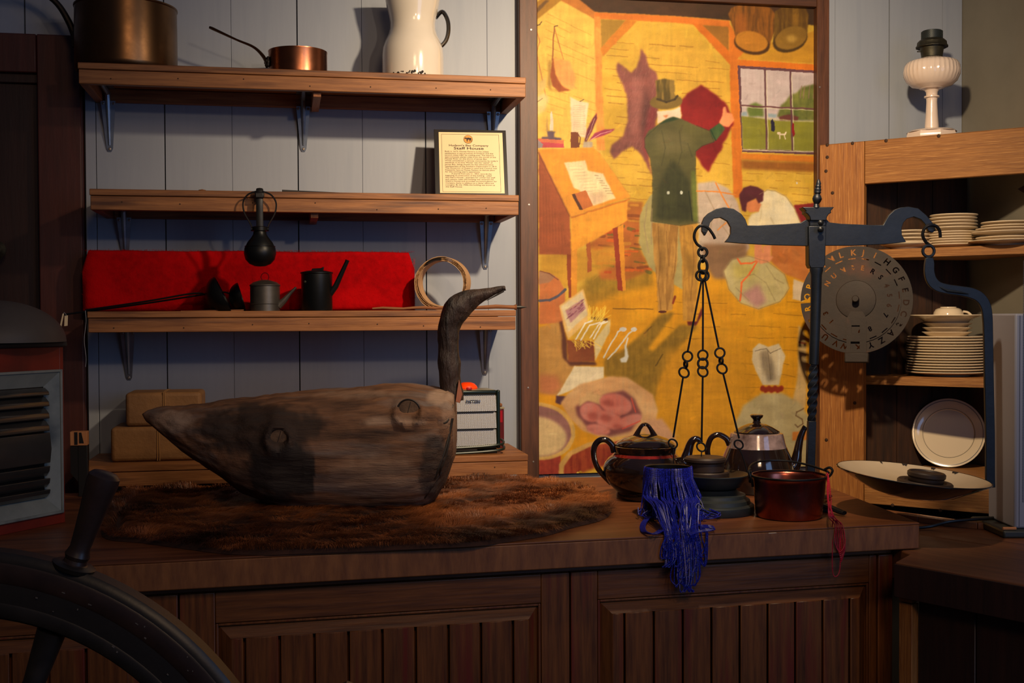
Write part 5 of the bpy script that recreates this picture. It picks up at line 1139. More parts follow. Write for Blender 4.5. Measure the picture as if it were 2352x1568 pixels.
# ------------------------------------------------------------------ wing counter at the right, darker
ZW = .869
W1 = onz(2056, 1290, ZW); W2 = onz(2352, 1342, ZW); dW = (W2-W1).normalized(); nW = Vector((-dW.y, dW.x, 0))
if nW.dot(Vector((1, 1, 0))) < 0: nW = -nW
t = thing('wing_counter', 'dark brown side counter meeting the main counter at the right', 'counter', (W1.x, W1.y, 0), atan2(dW.y, dW.x)); WI = MW[t.name].inverted()
def wl(x, y, z): return WI @ onz(x, y, z)
Lw = .55; s_w = 1 if (WI @ (W1+nW)).y > 0 else -1
bz = ZW-.062
e1 = wl(2112, 1227, ZW); e2 = wl(2352, 1262, ZW)
Xc = (C0+dF*xR).x+.004
def jl(off):   # where a line parallel to the wing's front, off behind it, meets the side of the main cabinet
    q = W1+nW*off; return WI @ (q+dW*((Xc-q.x)/dW.x))
def wp(L): return [Vector((p.x, p.y, bz)) for p in L]
kk = WI @ Vector((Xc, W1.y+.06, 0))
part('slab', MB().prism(wp([Vector((0, 0, 0)), Vector((Lw, 0, 0)), Vector((Lw, e1.y-.001, 0)), jl(e1.y-.001), kk]), (0, 0, ZW-bz)), 'wing', t, bevel=.003)
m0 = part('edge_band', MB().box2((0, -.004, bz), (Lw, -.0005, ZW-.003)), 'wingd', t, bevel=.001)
part('rear_slab', MB().prism(wp([jl(e1.y), Vector((Lw, e1.y, 0)), Vector((Lw, e1.y+.22, 0)), jl(e1.y+.22)]), (0, 0, ZW-bz)), 'wing', t, bevel=.002)
P = [wl(x, y, ZW) for x, y in ((2052, 1190), (2108, 1200), (2165, 1208), (2245, 1215), (2330, 1218), (2420, 1216))]
for i in range(5):
    a, b = P[i], P[i+1]; d_ = (b-a); n_ = Vector((-d_.y, d_.x, 0)).normalized()*.02; g = d_.normalized()*.0008
    part('edge_block', MB().hexa([a+g, b-g, b-g+n_, a+g+n_, a+g+Vector((0, 0, .013)), b-g+Vector((0, 0, .013)), b-g+n_+Vector((0, 0, .013)), a+g+n_+Vector((0, 0, .013))]), 'wing', t, bevel=.0012)
x_ = .028
while x_ < Lw-.02:
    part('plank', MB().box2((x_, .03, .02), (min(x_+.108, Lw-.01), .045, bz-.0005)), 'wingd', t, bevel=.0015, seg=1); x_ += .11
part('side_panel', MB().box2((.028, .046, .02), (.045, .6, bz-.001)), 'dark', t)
bpst = part('corner_post', MB().box2((.0005, .012, .02), (.026, .034, bz-.012)), 'cup', t, bevel=.001)
part('corner_post', MB().box2((.0005, .012, bz-.010), (.026, .034, bz-.0005)), 'cup', t, bevel=.001)
# heater tower and cable on it
p = onz(2330, 1232, ZW); s = px(p); hT = 512*s
t = thing('tower_heater', 'tall grey heater with perforated front at the right edge of the picture', 'heater', (p.x, p.y, ZW), RZ)
part('housing', MB().box2((0, 0, .016), (.17, .13, hT)), 'greyp', t, bevel=.004); 
m = MB()
for j in range(150):
    for i in range(14): m.box((.016+i*.0032, -.0004, .07+j*.0032), (.0016, .0012, .0016))
part('grille_holes', m, 'greyd', t, smooth=False, kind='stuff'); part('side_seam', MB().box2((.0085, -.0006, .02), (.0095, .001, hT-.004)), 'greyd', t)
part('base', MB().box2((-.030, -.02, 0), (.20, .15, .0155)), 'rim', t, bevel=.004)
solo('pencil_stub', MB().tube([(0, 0, .003), (.026, 0, .003)], .003, 6), 'pale', 'short pale wooden stub lying on the base of the tall grey heater', 'stub', MW[t.name] @ Vector((-.029, -.014, .0158)), RZ)
P = [onz(2090, 1213, ZW+.004), onz(2135, 1209, ZW+.006), onz(2180, 1198, ZW+.016), onz(2230, 1193, ZW+.019), onz(2290, 1188, ZW+.02), onz(2345, 1178, ZW+.02)]
P = [Vector((q.x, q.y, q.z)) for q in P]
solo('power_cable', MB().tube(smooth_pts(P, 8), .0034, 8), 'cable', 'black power cable running over the side counter to the tall grey heater', 'cable', P[0], world=True)

# ================================================================== FUR PELT
FZ = ZC
fp = [(238, 1196), (262, 1160), (330, 1124), (480, 1108), (700, 1104), (1000, 1102), (1130, 1104), (1230, 1112), (1310, 1122), (1365, 1140), (1398, 1158), (1404, 1178), (1380, 1196), (1310, 1214), (1250, 1232), (1120, 1252), (980, 1264), (820, 1272), (640, 1276), (520, 1273), (430, 1262), (330, 1248), (250, 1240), (232, 1222)]
fw = [onz(a, b, FZ) for a, b in fp]; fw = [Vector((p.x, max(min(p.y, -.27), -1.035), 0)) for p in smooth_pts(fw, 5, True)]
ctr = sum(fw, Vector())/len(fw); ctr = Vector((ctr.x, ctr.y, 0))
t = pelt = thing('fur_pelt', 'brown fur pelt spread on the counter under the wooden bird', 'fur', (ctr.x, ctr.y, FZ))
m = MB(); n = len(fw); lv = [(1.0, .0008), (.985, .006), (.93, .010), (.6, .011), (.2, .0115)]
for k_, z in lv:
    for p in fw: q = ctr+(p-ctr)*k_; m.v.append(Vector((q.x-ctr.x, q.y-ctr.y, z+.0015*sin(q.x*23+q.y*17)*(k_ < .99))))
for i in range(len(lv)-1):
    for k_ in range(n): m.f.append((i*n+k_, i*n+(k_+1) % n, (i+1)*n+(k_+1) % n, (i+1)*n+k_))
m.f.append(tuple((len(lv)-1)*n+k_ for k_ in range(n)))
part('skin', m, 'pelt', t)
def inpoly(x, y, P):
    r = False; j = len(P)-1
    for i in range(len(P)):
        if (P[i].y > y) != (P[j].y > y) and x < (P[j].x-P[i].x)*(y-P[i].y)/(P[j].y-P[i].y)+P[i].x: r = not r
        j = i
    return r
from mathutils import noise as mn
rnd = random.Random(11); V = []; F_ = []
bx0, bx1 = min(p.x for p in fw), max(p.x for p in fw); by0, by1 = min(p.y for p in fw), max(p.y for p in fw)
cnt = 0
fws = fw[::2]
while cnt < 85000:
    x, y = rnd.uniform(bx0, bx1), rnd.uniform(by0, by1)
    if not inpoly(x, y, fws): continue
    edge = 0
    a = -.2+3.4*mn.noise(Vector((x*5, y*7, 2)))+1.2*mn.noise(Vector((x*17, y*21, 5)))+rnd.gauss(0, .18)
    if y < -.9 or x > ctr.x+.5: a = atan2(y-ctr.y, x-ctr.x)*.6+a*.4
    L = rnd.uniform(.018, .040); wd_ = rnd.uniform(.0002, .00042); tuft = min(max(.5+1.1*mn.noise(Vector((x*24, y*34, 8))), 0), 1)
    if not inpoly(ctr.x+(x-ctr.x)/.94, ctr.y+(y-ctr.y)/.94, fws): a = atan2((y-ctr.y)*3, x-ctr.x)+rnd.gauss(0, .35); L *= rnd.uniform(.5, .95)
    dx, dy = cos(a)*L, sin(a)*L; h1 = .004+.010*tuft*rnd.uniform(.6, 1.2); px_, py_ = -sin(a)*wd_, cos(a)*wd_
    z0 = .008; n0 = len(V); X, Y = x-ctr.x, y-ctr.y
    V += [(X-px_, Y-py_, z0), (X+px_, Y+py_, z0), (X+dx*.45-px_, Y+dy*.45-py_, z0+h1), (X+dx*.45+px_, Y+dy*.45+py_, z0+h1), (X+dx*1.0, Y+dy*1.0, z0+h1*(1.15 if tuft > .4 else .3))]
    F_ += [(n0, n0+1, n0+3, n0+2), (n0+2, n0+3, n0+4)]; cnt += 1
me = bpy.data.meshes.new('hair'); me.from_pydata(V, [], F_); me.materials.append(M['hair']); o = bpy.data.objects.new('hair', me); col.objects.link(o); o.parent = t; o['kind'] = 'stuff'; MW[o.name] = MW[t.name]

# ================================================================== DRIFTWOOD BIRD
Zd = 2.42; s = Zd/FPX
org = at(720, 1168, Zd); org.z = FZ+.013
t = bird = thing('driftwood_bird', 'large bird carved from a driftwood log, body on the brown fur pelt', 'carving', org, RZ); BI = MW[t.name].inverted()
top = [(332, 948), (340, 942), (362, 937), (400, 934), (440, 928), (500, 922), (560, 917), (620, 912), (660, 904), (720, 900), (780, 896), (840, 888), (880, 884), (920, 883), (960, 887), (1000, 891), (1030, 896), (1045, 906)]
bot = [(332, 952), (340, 968), (362, 984), (400, 1012), (440, 1042), (500, 1085), (560, 1128), (620, 1152), (660, 1164), (720, 1176), (780, 1180), (840, 1178), (880, 1176), (920, 1172), (960, 1166), (985, 1158), (1003, 1142), (1024, 1106), (1045, 1050)]
def itp(P, x):
    for (a, b), (c_, d_) in zip(P[:-1], P[1:]):
        if a <= x <= c_: return b+(d_-b)*(x-a)/(c_-a)
    return P[-1][1]
NS = 150; NK = 96; m = MB()
from mathutils import noise as mn
KN = [(940, 946, 27), (640, 1008, 24)]
for i in range(NS+1):
    u = i/NS; X = 332+713*u; yt, yb = itp(top, X), itp(bot, X); cy = (yt+yb)/2; hy = (yb-yt)/2
    pc = BI @ at(X, cy, Zd); hz = hy*s
    dep_ = .012+.118*min(1, (u/.45))**.8; 
    if u > .93: dep_ *= 1-.25*((u-.93)/.07)**2
    for k_ in range(NK):
        a = 2*pi*k_/NK; ca, sa = cos(a), sin(a); p_ = .86
        yy_ = math.copysign(abs(ca)**p_, ca)*dep_; zz_ = math.copysign(abs(sa)**p_, sa)*hz
        nn = mn.noise(Vector((X*.006, yy_*16, zz_*16)))*.010+mn.noise(Vector((X*.010, yy_*60, zz_*60)))*.0045+mn.noise(Vector((X*.03, yy_*130, zz_*130)))*.0022
        f_ = 1+nn/max(.05, sqrt(yy_*yy_+zz_*zz_)+.02)
        q = Vector((pc.x, yy_*f_, pc.z+zz_*f_))
        if yy_ < 0:
            w_ = MW[t.name] @ q; Yp = 784-FPX*((w_-CAM).dot(UP))/((w_-CAM).dot(FW)); Xp = 1176+FPX*((w_-CAM).dot(RT))/((w_-CAM).dot(FW))
            for kx, ky, kr in KN:
                dd = math.hypot(Xp-kx, (Yp-ky)*1.05)
                if dd < kr*2.2:
                    q.y -= .010*math.exp(-((dd-kr*1.15)/(kr*.35))**2); q.y += (.004 if dd < kr*.95 else 0)
            # shallow horizontal step of a split face
            if 700 < Xp < 1030 and 1040 < Yp < 1150: q.y += .004*sin((Yp-1040)*.32+.02*Xp)*.4
            if Xp > 1005: q.y += .006*mn.noise(Vector((Xp*.08, Yp*.03, 0)))
        if q.z < 0: q.z = .0+.001*sin(i)
        m.v.append(q)
for i in range(NS):
    for k_ in range(NK): m.f.append((i*NK+k_, i*NK+(k_+1) % NK, (i+1)*NK+(k_+1) % NK, (i+1)*NK+k_))
m.f.append(tuple(range(NK))[::-1]); m.f.append(tuple(NS*NK+k_ for k_ in range(NK)))
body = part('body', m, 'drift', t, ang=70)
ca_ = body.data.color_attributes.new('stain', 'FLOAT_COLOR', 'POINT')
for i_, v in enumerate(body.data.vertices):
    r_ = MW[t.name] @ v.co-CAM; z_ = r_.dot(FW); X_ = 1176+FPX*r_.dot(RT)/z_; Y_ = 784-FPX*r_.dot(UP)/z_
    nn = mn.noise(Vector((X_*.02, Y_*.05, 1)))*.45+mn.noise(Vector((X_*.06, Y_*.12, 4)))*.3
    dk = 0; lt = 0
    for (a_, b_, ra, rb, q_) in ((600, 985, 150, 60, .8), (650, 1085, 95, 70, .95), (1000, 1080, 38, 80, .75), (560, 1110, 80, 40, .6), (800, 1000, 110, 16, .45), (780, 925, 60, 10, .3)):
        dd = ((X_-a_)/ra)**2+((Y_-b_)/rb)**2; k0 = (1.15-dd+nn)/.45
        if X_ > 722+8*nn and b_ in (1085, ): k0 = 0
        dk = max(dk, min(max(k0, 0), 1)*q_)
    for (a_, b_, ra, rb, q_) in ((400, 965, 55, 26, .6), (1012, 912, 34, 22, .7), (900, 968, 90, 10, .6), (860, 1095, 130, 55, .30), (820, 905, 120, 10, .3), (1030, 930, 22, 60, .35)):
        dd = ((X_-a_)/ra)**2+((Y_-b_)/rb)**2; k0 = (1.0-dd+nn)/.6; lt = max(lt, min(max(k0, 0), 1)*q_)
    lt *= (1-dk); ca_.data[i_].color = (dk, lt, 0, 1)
def on_body(X, Y, off=0.0):
    # nearest body surface point under that photo pixel
    best = None
    for v in m.v:
        if v.y > 0: continue
        w_ = MW[t.name] @ v; r_ = w_-CAM; z_ = r_.dot(FW); dd = (1176+FPX*r_.dot(RT)/z_-X)**2+(784-FPX*r_.dot(UP)/z_-Y)**2
        if best is None or dd < best[0]: best = (dd, v)
    return best[1]+Vector((0, -off, 0))
for (kx, ky, kr) in KN:
    c_ = on_body(kx, ky); c_.y -= .0005; q = MB(); n_ = 28; r_ = kr*s*.92
    part('knot', MB().lathe([(r_, -.010), (r_*.98, .000), (r_*.9, .003), (r_*.5, .0035), (0, .0035)], n_, c=(c_.x, c_.y+.0015, c_.z), mat=YR), 'driftk', body)
    part('knot_crack', MB().ring((c_.x, c_.y-.001, c_.z), r_*1.02, .0016, (0, 1, 0), 30, 6, .96), 'driftg', body)
    part('knot_crack', MB().box((c_.x, c_.y-.0012, c_.z+.003), (.0012, .002, r_*1.3), rot=Matrix.Rotation(radians(16), 3, 'Y')), 'driftg', body)
# cracked, darker sawn end at the right
for (P_, w_) in (([(1038, 958), (1034, 990), (1024, 1030), (1010, 1070), (1000, 1100)], 7), ([(1040, 930), (1030, 965), (1018, 972)], 5), ([(1036, 1000), (1022, 1050), (1012, 1090), (1020, 1110)], 4), ([(1012, 1085), (990, 1120), (975, 1145)], 6)):
    Q = [on_body(a, b, -.0005) for a, b in P_]; part('crack', MB().tube(smooth_pts(Q, 4), w_*s*.42, 6), 'driftg', body)
# neck and head: one bent limb
nk = [(1040, 922, 25), (1037, 900, 25), (1033, 860, 25.5), (1030, 820, 25), (1029, 780, 25), (1032, 750, 26), (1042, 722, 29), (1060, 700, 29), (1084, 686, 23), (1106, 678, 16), (1130, 670, 10), (1152, 664, 7), (1161, 662, 6)]
Pn = [BI @ at(a, b, Zd-.0) for a, b, c_ in nk]; Rn = [c_*s for a, b, c_ in nk]
m2 = MB().tube(smooth_pts(Pn, 7), interp(Rn, 7), 28, flat=1.0, up=(0, 1, 0))
for v in m2.v:
    v.x += mn.noise(v*30)*.004+mn.noise(v*90)*.0012; v.y = v.y*1.08+mn.noise(v*40+Vector((3, 1, 2)))*.004; v.z += mn.noise(v*35+Vector((9, 1, 2)))*.0025
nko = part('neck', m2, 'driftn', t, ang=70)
a_ = BI @ at(1146, 672, Zd); part('beak_slit', MB().tube([BI @ at(1157, 668, Zd)+Vector((0, -.005, 0)), BI @ at(1140, 678, Zd)+Vector((0, -.007, 0)), BI @ at(1118, 690, Zd)+Vector((0, -.006, 0))], [.0022, .0016, .0006], 6), 'driftg', nko)
yq = -26*s
part('split_patch', MB().prism([BI @ at(1054, 872, Zd-.026), BI @ at(1046, 922, Zd-.026), BI @ at(1056, 926, Zd-.024), BI @ at(1062, 905, Zd-.014)], (0, .012, 0)), 'driftp', nko, bevel=.001)
# ================================================================== BALANCE SCALE
Zb = 2.36; s = Zb/FPX
bp_ = at(1858, 1176, Zb); bp_.z = ZC
t = scale = thing('balance_scale', 'black wrought iron balance scale with curled beam and twisted post on the counter', 'scale', bp_, RZ); SI = MW[t.name].inverted()
def sl(x, y, dy=0): return SI @ at(x, y, Zb+dy)
def poly(name, P, th, mat, par=t, dy=0, bev=.0015):
    pts = [sl(P[i], P[i+1]) for i in range(0, len(P), 2)]; y0 = sum(p.y for p in pts)/len(pts)
    return part(name, MB().prism([Vector((p.x, y0+dy-th/2, p.z)) for p in pts], (0, th, 0)), mat, par, bevel=bev)
poly('beam', [1617, 541, 1611, 531, 1611, 512, 1616, 500, 1626, 490, 1644, 480, 1662, 476, 1684, 480, 1702, 492, 1711, 504, 1716, 518, 1740, 518, 1800, 515, 1838, 512, 1849, 505, 1896, 503, 1904, 511, 1930, 514, 2000, 517, 2027, 517, 2034, 504, 2040, 494, 2053, 482, 2066, 477, 2084, 475, 2107, 479, 2126, 495, 2140, 512, 2148, 528, 2140, 535, 2131, 531, 2122, 514, 2113, 504, 2097, 498, 2081, 503, 2073, 512, 2069, 524, 2070, 540, 2080, 556, 2030, 561, 1960, 564, 1890, 564, 1855, 565, 1775, 563, 1700, 559, 1664, 556, 1672, 547, 1677, 537, 1677, 522, 1669, 508, 1654, 500, 1639, 502, 1630, 512, 1625, 530, 1619, 541], .011, 'ironm', bev=.002)
# post: square head, collar, round shaft, twist, square foot
def lp(x, y): p = sl(x, y); return Vector((p.x, 0, p.z))
poly('post_head', [1853, 520, 1893, 520, 1891, 608, 1887, 616, 1858, 616, 1854, 608], .030, 'ironm', dy=0)
poly('cheek', [1856, 478, 1893, 478, 1893, 520, 1856, 520], .026, 'ironm')
poly('crown', [1838, 477, 1911, 477, 1903, 486, 1905, 490, 1899, 493, 1895, 499, 1893, 508, 1857, 508, 1855, 499, 1850, 493, 1845, 490, 1847, 486], .034, 'ironm')
for a, b in ((1877, 514), (1877, 529)):
    p = sl(a, b); part('rivet', MB().lathe([(.006, 0), (.0055, .002), (.003, .004), (0, .0045)], 12, c=(p.x, -.0155, p.z), mat=YR), 'iron', t)
pts = [(1872, 616), (1872, 622), (1872, 632), (1871, 700), (1869, 780), (1867, 836)]; rr = [15, 15, 12.5, 12, 11.5, 11]
part('shaft', MB().tube([lp(a, b) for a, b in pts], [r*s for r in rr], 18), 'ironm', t)
n = 60; P = [lp(1867-4*i/n, 836+130*i/n) for i in range(n+1)]
part('twist', MB().tube(P, [(10+2.6*sin(pi*i/n))*s for i in range(n+1)], 4, twist=[2*pi*1.7*i/n+pi/4 for i in range(n+1)], square=False), 'ironm', t, ang=20, bevel=.001)
part('lower_post', MB().tube([lp(1863, 966), lp(1858, 1174)], [8.8*s, 9.2*s], 4, square=True, twist=[0.001, .001]), 'ironm', t, bevel=.001, ang=20)
P = [(1871, 478, 8), (1871, 470, 5), (1872, 464, 9), (1873, 458, 11), (1873, 452, 9), (1874, 447, 5.5), (1874, 444, 8), (1874, 440, 7), (1874.5, 437, 8), (1875, 433, 6), (1875, 430, 7), (1875.5, 426, 5.4), (1876, 423, 6), (1876, 419, 4.4), (1876, 415, 3), (1876, 413, 1)]
part('finial', MB().tube([lp(a, b) for a, b, c_ in P], [c_*s for a, b, c_ in P], 16), 'ironm', t)
m = MB(); m.box2((-.035, -.03, 0), (.035, .03, .012)); part('base_plate', m, 'iron', t, bevel=.002)
for e in (onz(1940, 1186, ZC), onz(1905, 1146, ZC), onz(1822, 1136, ZC)):
    q = SI @ e; part('foot', MB().tube(smooth_pts([(0, 0, .016), (q.x*.5, q.y*.5, .014), (q.x*.9, q.y*.9, .0075), (q.x, q.y, .007)], 5), interp([.009, .009, .008, .0065], 5), 8, flat=.6, up=(0, 0, 1)), 'iron', t)
# left hook, chain and three rods
hk = [(1640, 549), (1634, 538), (1622, 524), (1606, 520), (1595, 530), (1592, 546), (1598, 560), (1608, 568), (1612, 576)]
part('hook', MB().tube(smooth_pts([lp(a, b)+Vector((0, .004-.010*(1-abs(i-3)/5), 0)) for i, (a, b) in enumerate(hk)], 6), 3.4*s, 8), 'iron', t)
def rg_(x, y, R, r, ax=(0, 1, 0), sx=1.0, par=t, nm='ring', dy=0):
    p = lp(x, y); part(nm, MB().ring((p.x, p.y+dy, p.z), R*s, r*s, ax, 24, 7, sx), 'iron', par)
rg_(1612, 580, 10, 3.2, (.2, 1, 0)); m = MB()
pc = lp(1613, 612); part('link', MB().tube([Vector((pc.x+9.5*s*cos(a)*1.0, 0, pc.z+16*s*sin(a))) for a in [2*pi*i/24 for i in range(24)]], 3.4*s, 8, closed=True, up=(0, 1, 0)), 'iron', t)
rg_(1612, 595, 7, 3, (1, .3, 0)); rg_(1608, 633, 11, 3, (.25, 1, 0), dy=-.002); rg_(1616, 633, 11, 3, (-.25, 1, 0), dy=.003)
yb_ = [(-.004), 0, .004]
for (P, ys) in (([(1609, 645), (1578, 806)], -.003), ([(1613, 645), (1613, 803)], .0), ([(1618, 645), (1650, 798)], .003)):
    part('rod', MB().tube([lp(*P[0])+Vector((0, ys, 0)), lp(*P[1])+Vector((0, ys, 0))], 2.3*s, 8), 'iron', t)
for (P, kx) in (([(1578, 818), (1574, 836), (1570, 855)], 1), ([(1613, 815), (1613, 834), (1613, 853)], 1), ([(1652, 810), (1655, 828), (1657, 846)], 1)):
    rg_(*P[0], 11, 2.4); rg_(*P[1], 7, 3, (1, .35, 0)) if P[0][0] != 1613 else rg_(*P[1], 11, 2.8); rg_(*P[2], 12, 2.4, sx=.85)
ends = [((1568, 866), (1546, 1004)), ((1613, 866), (1611, 1012)), ((1660, 858), (1697, 1006))]
rims = [(1548, 1092), (1608, 1114), (1716, 1084)]
for (a, b), r_ in zip(ends, rims):
    part('rod', MB().tube([lp(*a), lp(*b)], 2.3*s, 8), 'iron', t); rg_(b[0]-1, b[1]+14, 11, 2.1, sx=.8)
    part('wire', MB().tube(smooth_pts([lp(b[0], b[1]+24), lp(b[0]*.6+r_[0]*.4, b[1]*.5+r_[1]*.5), lp(*r_)], 5), 1.4*s, 6), 'iron', t)
# left pan with brass inside, resting on the stand
pc = at(1640, 1090, 2.34); R = 79*s
cp = SI @ pc
mt = Matrix.Translation(cp)
part('left_pan', MB().lathe([(0, -30*s), (48*s, -30*s), (62*s, -24*s), (72*s, -10*s), (77*s, -1*s), (79*s, 1*s), (79*s, 3*s), (76*s, 3*s)], 56, mat=mt, capt=False), 'stand', t)
part('left_pan_lining', MB().lathe([(77.5*s, 3*s), (76*s, 3.4*s), (70*s, -4*s), (60*s, -12*s), (0, -14*s)], 56, mat=mt, capb=False, capt=False), 'panin', t)
# right: hook, ring, bent arm, tilted enamel pan
hk = [(2155, 546), (2152, 530), (2142, 520), (2126, 519), (2116, 528), (2114, 542), (2121, 555), (2130, 563)]
part('hook', MB().tube(smooth_pts([lp(a, b)+Vector((0, .004-.010*(1-abs(i-3)/5), 0)) for i, (a, b) in enumerate(hk)], 6), 3.8*s, 8), 'iron', t)
rg_(2128, 577, 13, 3.6)
AR = [(2130, 592, 8), (2130, 606, 11), (2130, 626, 11.5), (2136, 645, 12), (2150, 658, 11.5), (2172, 664, 11), (2200, 668, 11), (2226, 673, 12), (2246, 683, 12), (2259, 702, 11.5), (2264, 730, 11), (2266, 780, 10.5), (2269, 900, 10.5), (2272, 1000, 10.5), (2273, 1090, 10.5), (2274, 1119, 10.5)]
A_ = smooth_pts([lp(a, b) for a, b, c_ in AR], 4); r_ = interp([c_*s for a, b, c_ in AR], 4)
vv = MB()
m = MB(); n_ = len(A_)
for i in range(n_):
    T = (A_[min(i+1, n_-1)]-A_[max(i-1, 0)]).normalized(); nn_ = Vector((T.z, 0, -T.x))
    for (u, v) in ((1, -1), (1, 1), (-1, 1), (-1, -1)): m.v.append(A_[i]+nn_*(r_[i]*u)+Vector((0, .004*v, 0)))
for i in range(n_-1):
    for k_ in range(4): m.f.append((i*4+k_, i*4+(k_+1) % 4, (i+1)*4+(k_+1) % 4, (i+1)*4+k_))
m.f += [(0, 1, 2, 3), tuple((n_-1)*4+k_ for k_ in range(4))]
arm = part('hanging_arm', m, 'ironm', t, bevel=.0012, ang=20)
part('spur', MB().tube([lp(2146, 656), lp(2170, 668)+Vector((0, -.003, 0)), lp(2200, 672)+Vector((0, -.005, 0)), lp(2218, 675)+Vector((0, -.006, 0))], [4*s, 4*s, 3*s, .8*s], 8), 'ironm', arm)
pcw = at(2097, 1093, Zb-.03); cp = SI @ pcw
nr = Vector((-.096, -.05, 1)).normalized(); rotp = Vector((0, 0, 1)).rotation_difference(nr).to_matrix().to_4x4(); mt = Matrix.Translation(cp) @ rotp
nr = Vector((.096, -.035, 1)).normalized(); rotp = Vector((0, 0, 1)).rotation_difference(nr).to_matrix().to_4x4(); mt = Matrix.Translation(cp) @ rotp
Rp = 169*s
pn = part('enamel_pan_outside', MB().lathe([(0, -.038), (.055, -.038), (.085, -.030), (.120, -.012), (Rp-.003, .001), (Rp, .003), (Rp, .0045), (Rp-.002, .0052)], 72, mat=mt, capt=False), 'black', t, label='black outside of the shallow enamel pan')
part('enamel_pan_lining', MB().lathe([(Rp-.0025, .0045), (.121, -.008), (.086, -.0190), (.055, -.023), (0, -.0235)], 72, mat=mt, capb=False, capt=False), 'enamelp', t, label='cream white inside of the shallow enamel pan')
for (a, w_) in ((78, .012), (55, .010), (36, .014), (98, .004)):
    k0 = radians(a); u = Vector((cos(k0), sin(k0), 0)); v = Vector((-sin(k0), cos(k0), 0))
    Q = [u*(Rp-.003)-v*w_/2, u*(Rp-.003)+v*w_/2, u*(Rp-.010)+v*w_*.3, u*(Rp-.008), u*(Rp-.012)-v*w_*.2]
    part('enamel_chip', MB().prism([mt @ (q+Vector((0, 0, .0046-(Rp-.003-q.length)*.32))) for q in Q], mt.to_3x3() @ Vector((0, 0, .0006))), 'chip', pn)
# weights
def weight(lab, c_, prof, rotm=None, mat='wood_w'):
    return solo('scale_weight', MB().lathe([(a*s, b*s) for a, b in prof], 44), mat, lab, 'weight', c_, rot=rotm, group='round weights in the scale pans')
w0 = pc+Vector((0, 0, -13.5*s)); rx = Vector((cos(RZ), sin(RZ), 0))
w0 = w0-rx*(18*s)
weight('lower and wider dark round weight in the left scale pan', w0, [(50, 0), (52, 2), (52, 20), (49, 23), (38, 21), (0, 21)])
weight('upper dark round weight with a worn top, left scale pan', w0+Vector((0, 0, 21.6*s))-rx*(2*s), [(40, 0), (43, 2), (43, 20), (47, 24), (47, 29), (43, 33), (30, 31), (0, 33)])
mr = mt.to_3x3(); mw = MW[t.name].to_3x3() @ mr; cw_ = MW[t.name] @ (mt @ Vector((.024, -.004, -.0230)))
weight('lower and wider dark round weight in the right cream enamel pan', cw_, [(58, 0), (61, 3), (61, 16), (58, 19), (46, 18), (44, 16), (0, 16)], mw)
weight('upper dark round weight with a dished top, right cream enamel pan', cw_+mw @ Vector((.001, 0, 17.5*s)), [(38, 0), (39, 2), (39, 8), (42, 12), (42, 19), (39, 22), (36, 22), (34, 19), (0, 19)], mw)
# stepped stand below the left pan
b0 = onz(1645, 1171, ZC); s2 = px(b0); zz = (pc.z-30*s-ZC)
solo('stepped_stand', MB().lathe([(88*s2, 0), (90*s2, .003), (90*s2, .016), (86*s2, .019), (82*s2, .020), (80*s2, .027), (76*s2, .029), (72*s2, .031), (70*s2, .037), (58*s2, zz-.008), (50*s2, zz-.001), (0, zz-.0008)], 64), 'stand', 'dark stepped round stand under the left scale pan', 'stand', (pc.x, pc.y, ZC))
m = MB().tube(smooth_pts([onz(1612, 1155, ZC+.035)+Vector((0, -.03, 0))*0, at(1600, 1137, 2.2), at(1613, 1158, 2.18), at(1606, 1171, 2.18), at(1598, 1165, 2.18), at(1604, 1156, 2.18), at(1618, 1168, 2.18)][1:], 6), .0005, 5)
solo('loose_thread', m, 'thread', 'thin pale curl of thread beside the blue bead strands', 'thread', at(1600, 1137, 2.2), world=True)

# ================================================================== TEAPOTS
def tp_base(x, y): return onz(x, y, ZC)
c = tp_base(1482, 1143); s = px(c)
t = thing('teapot', 'brown-black teapot with loop-handled lid and thin red band, left of the two teapots', 'teapot', c, RZ)
r = lambda L: [(a*s, b*s) for a, b in L]
body = part('body', MB().lathe(r([(62, 0), (66, 2), (67, 8), (66, 16), (72, 22), (84, 34), (92, 48), (96, 62), (96, 72), (92, 82), (84, 92), (76, 98)]), 64, capt=False), 'brownpot', t)
part('band', MB().lathe(r([(77, 97), (73, 101), (70, 104)]), 64, capb=False, capt=False), 'potred', body)
part('neck', MB().lathe(r([(70.2, 103.6), (70, 108), (73, 120), (70, 121), (66, 112), (60, 106)]), 64, capb=False, capt=False), 'brownpot', body)
lid = part('lid', MB().lathe(r([(60, 118), (68, 119), (69, 123), (64, 129), (50, 137), (32, 143), (16, 146), (0, 147)]), 56), 'brownpot', t)
part('lid_loop', MB().tube(smooth_pts([(-21*s, 0, 141*s), (-13*s, 0, 158*s), (-5*s, 0, 168*s), (5*s, 0, 168*s), (13*s, 0, 158*s), (22*s, 0, 141*s)], 5), interp([8*s, 5*s, 4.5*s, 4.5*s, 5*s, 8*s], 5), 10, flat=1.3, up=(0, 1, 0)), 'brownpot', lid)
part('handle', MB().tube(smooth_pts([(-70*s, 0, 106*s), (-76*s, 0, 122*s), (-90*s, 0, 134*s), (-106*s, 0, 132*s), (-117*s, 0, 116*s), (-117*s, 0, 92*s), (-108*s, 0, 68*s), (-92*s, 0, 48*s), (-78*s, 0, 34*s)], 6), interp([9*s, 7.5*s, 7*s, 7*s, 7*s, 6.5*s, 6.5*s, 6*s, 6*s], 6), 14), 'brownpot', t)
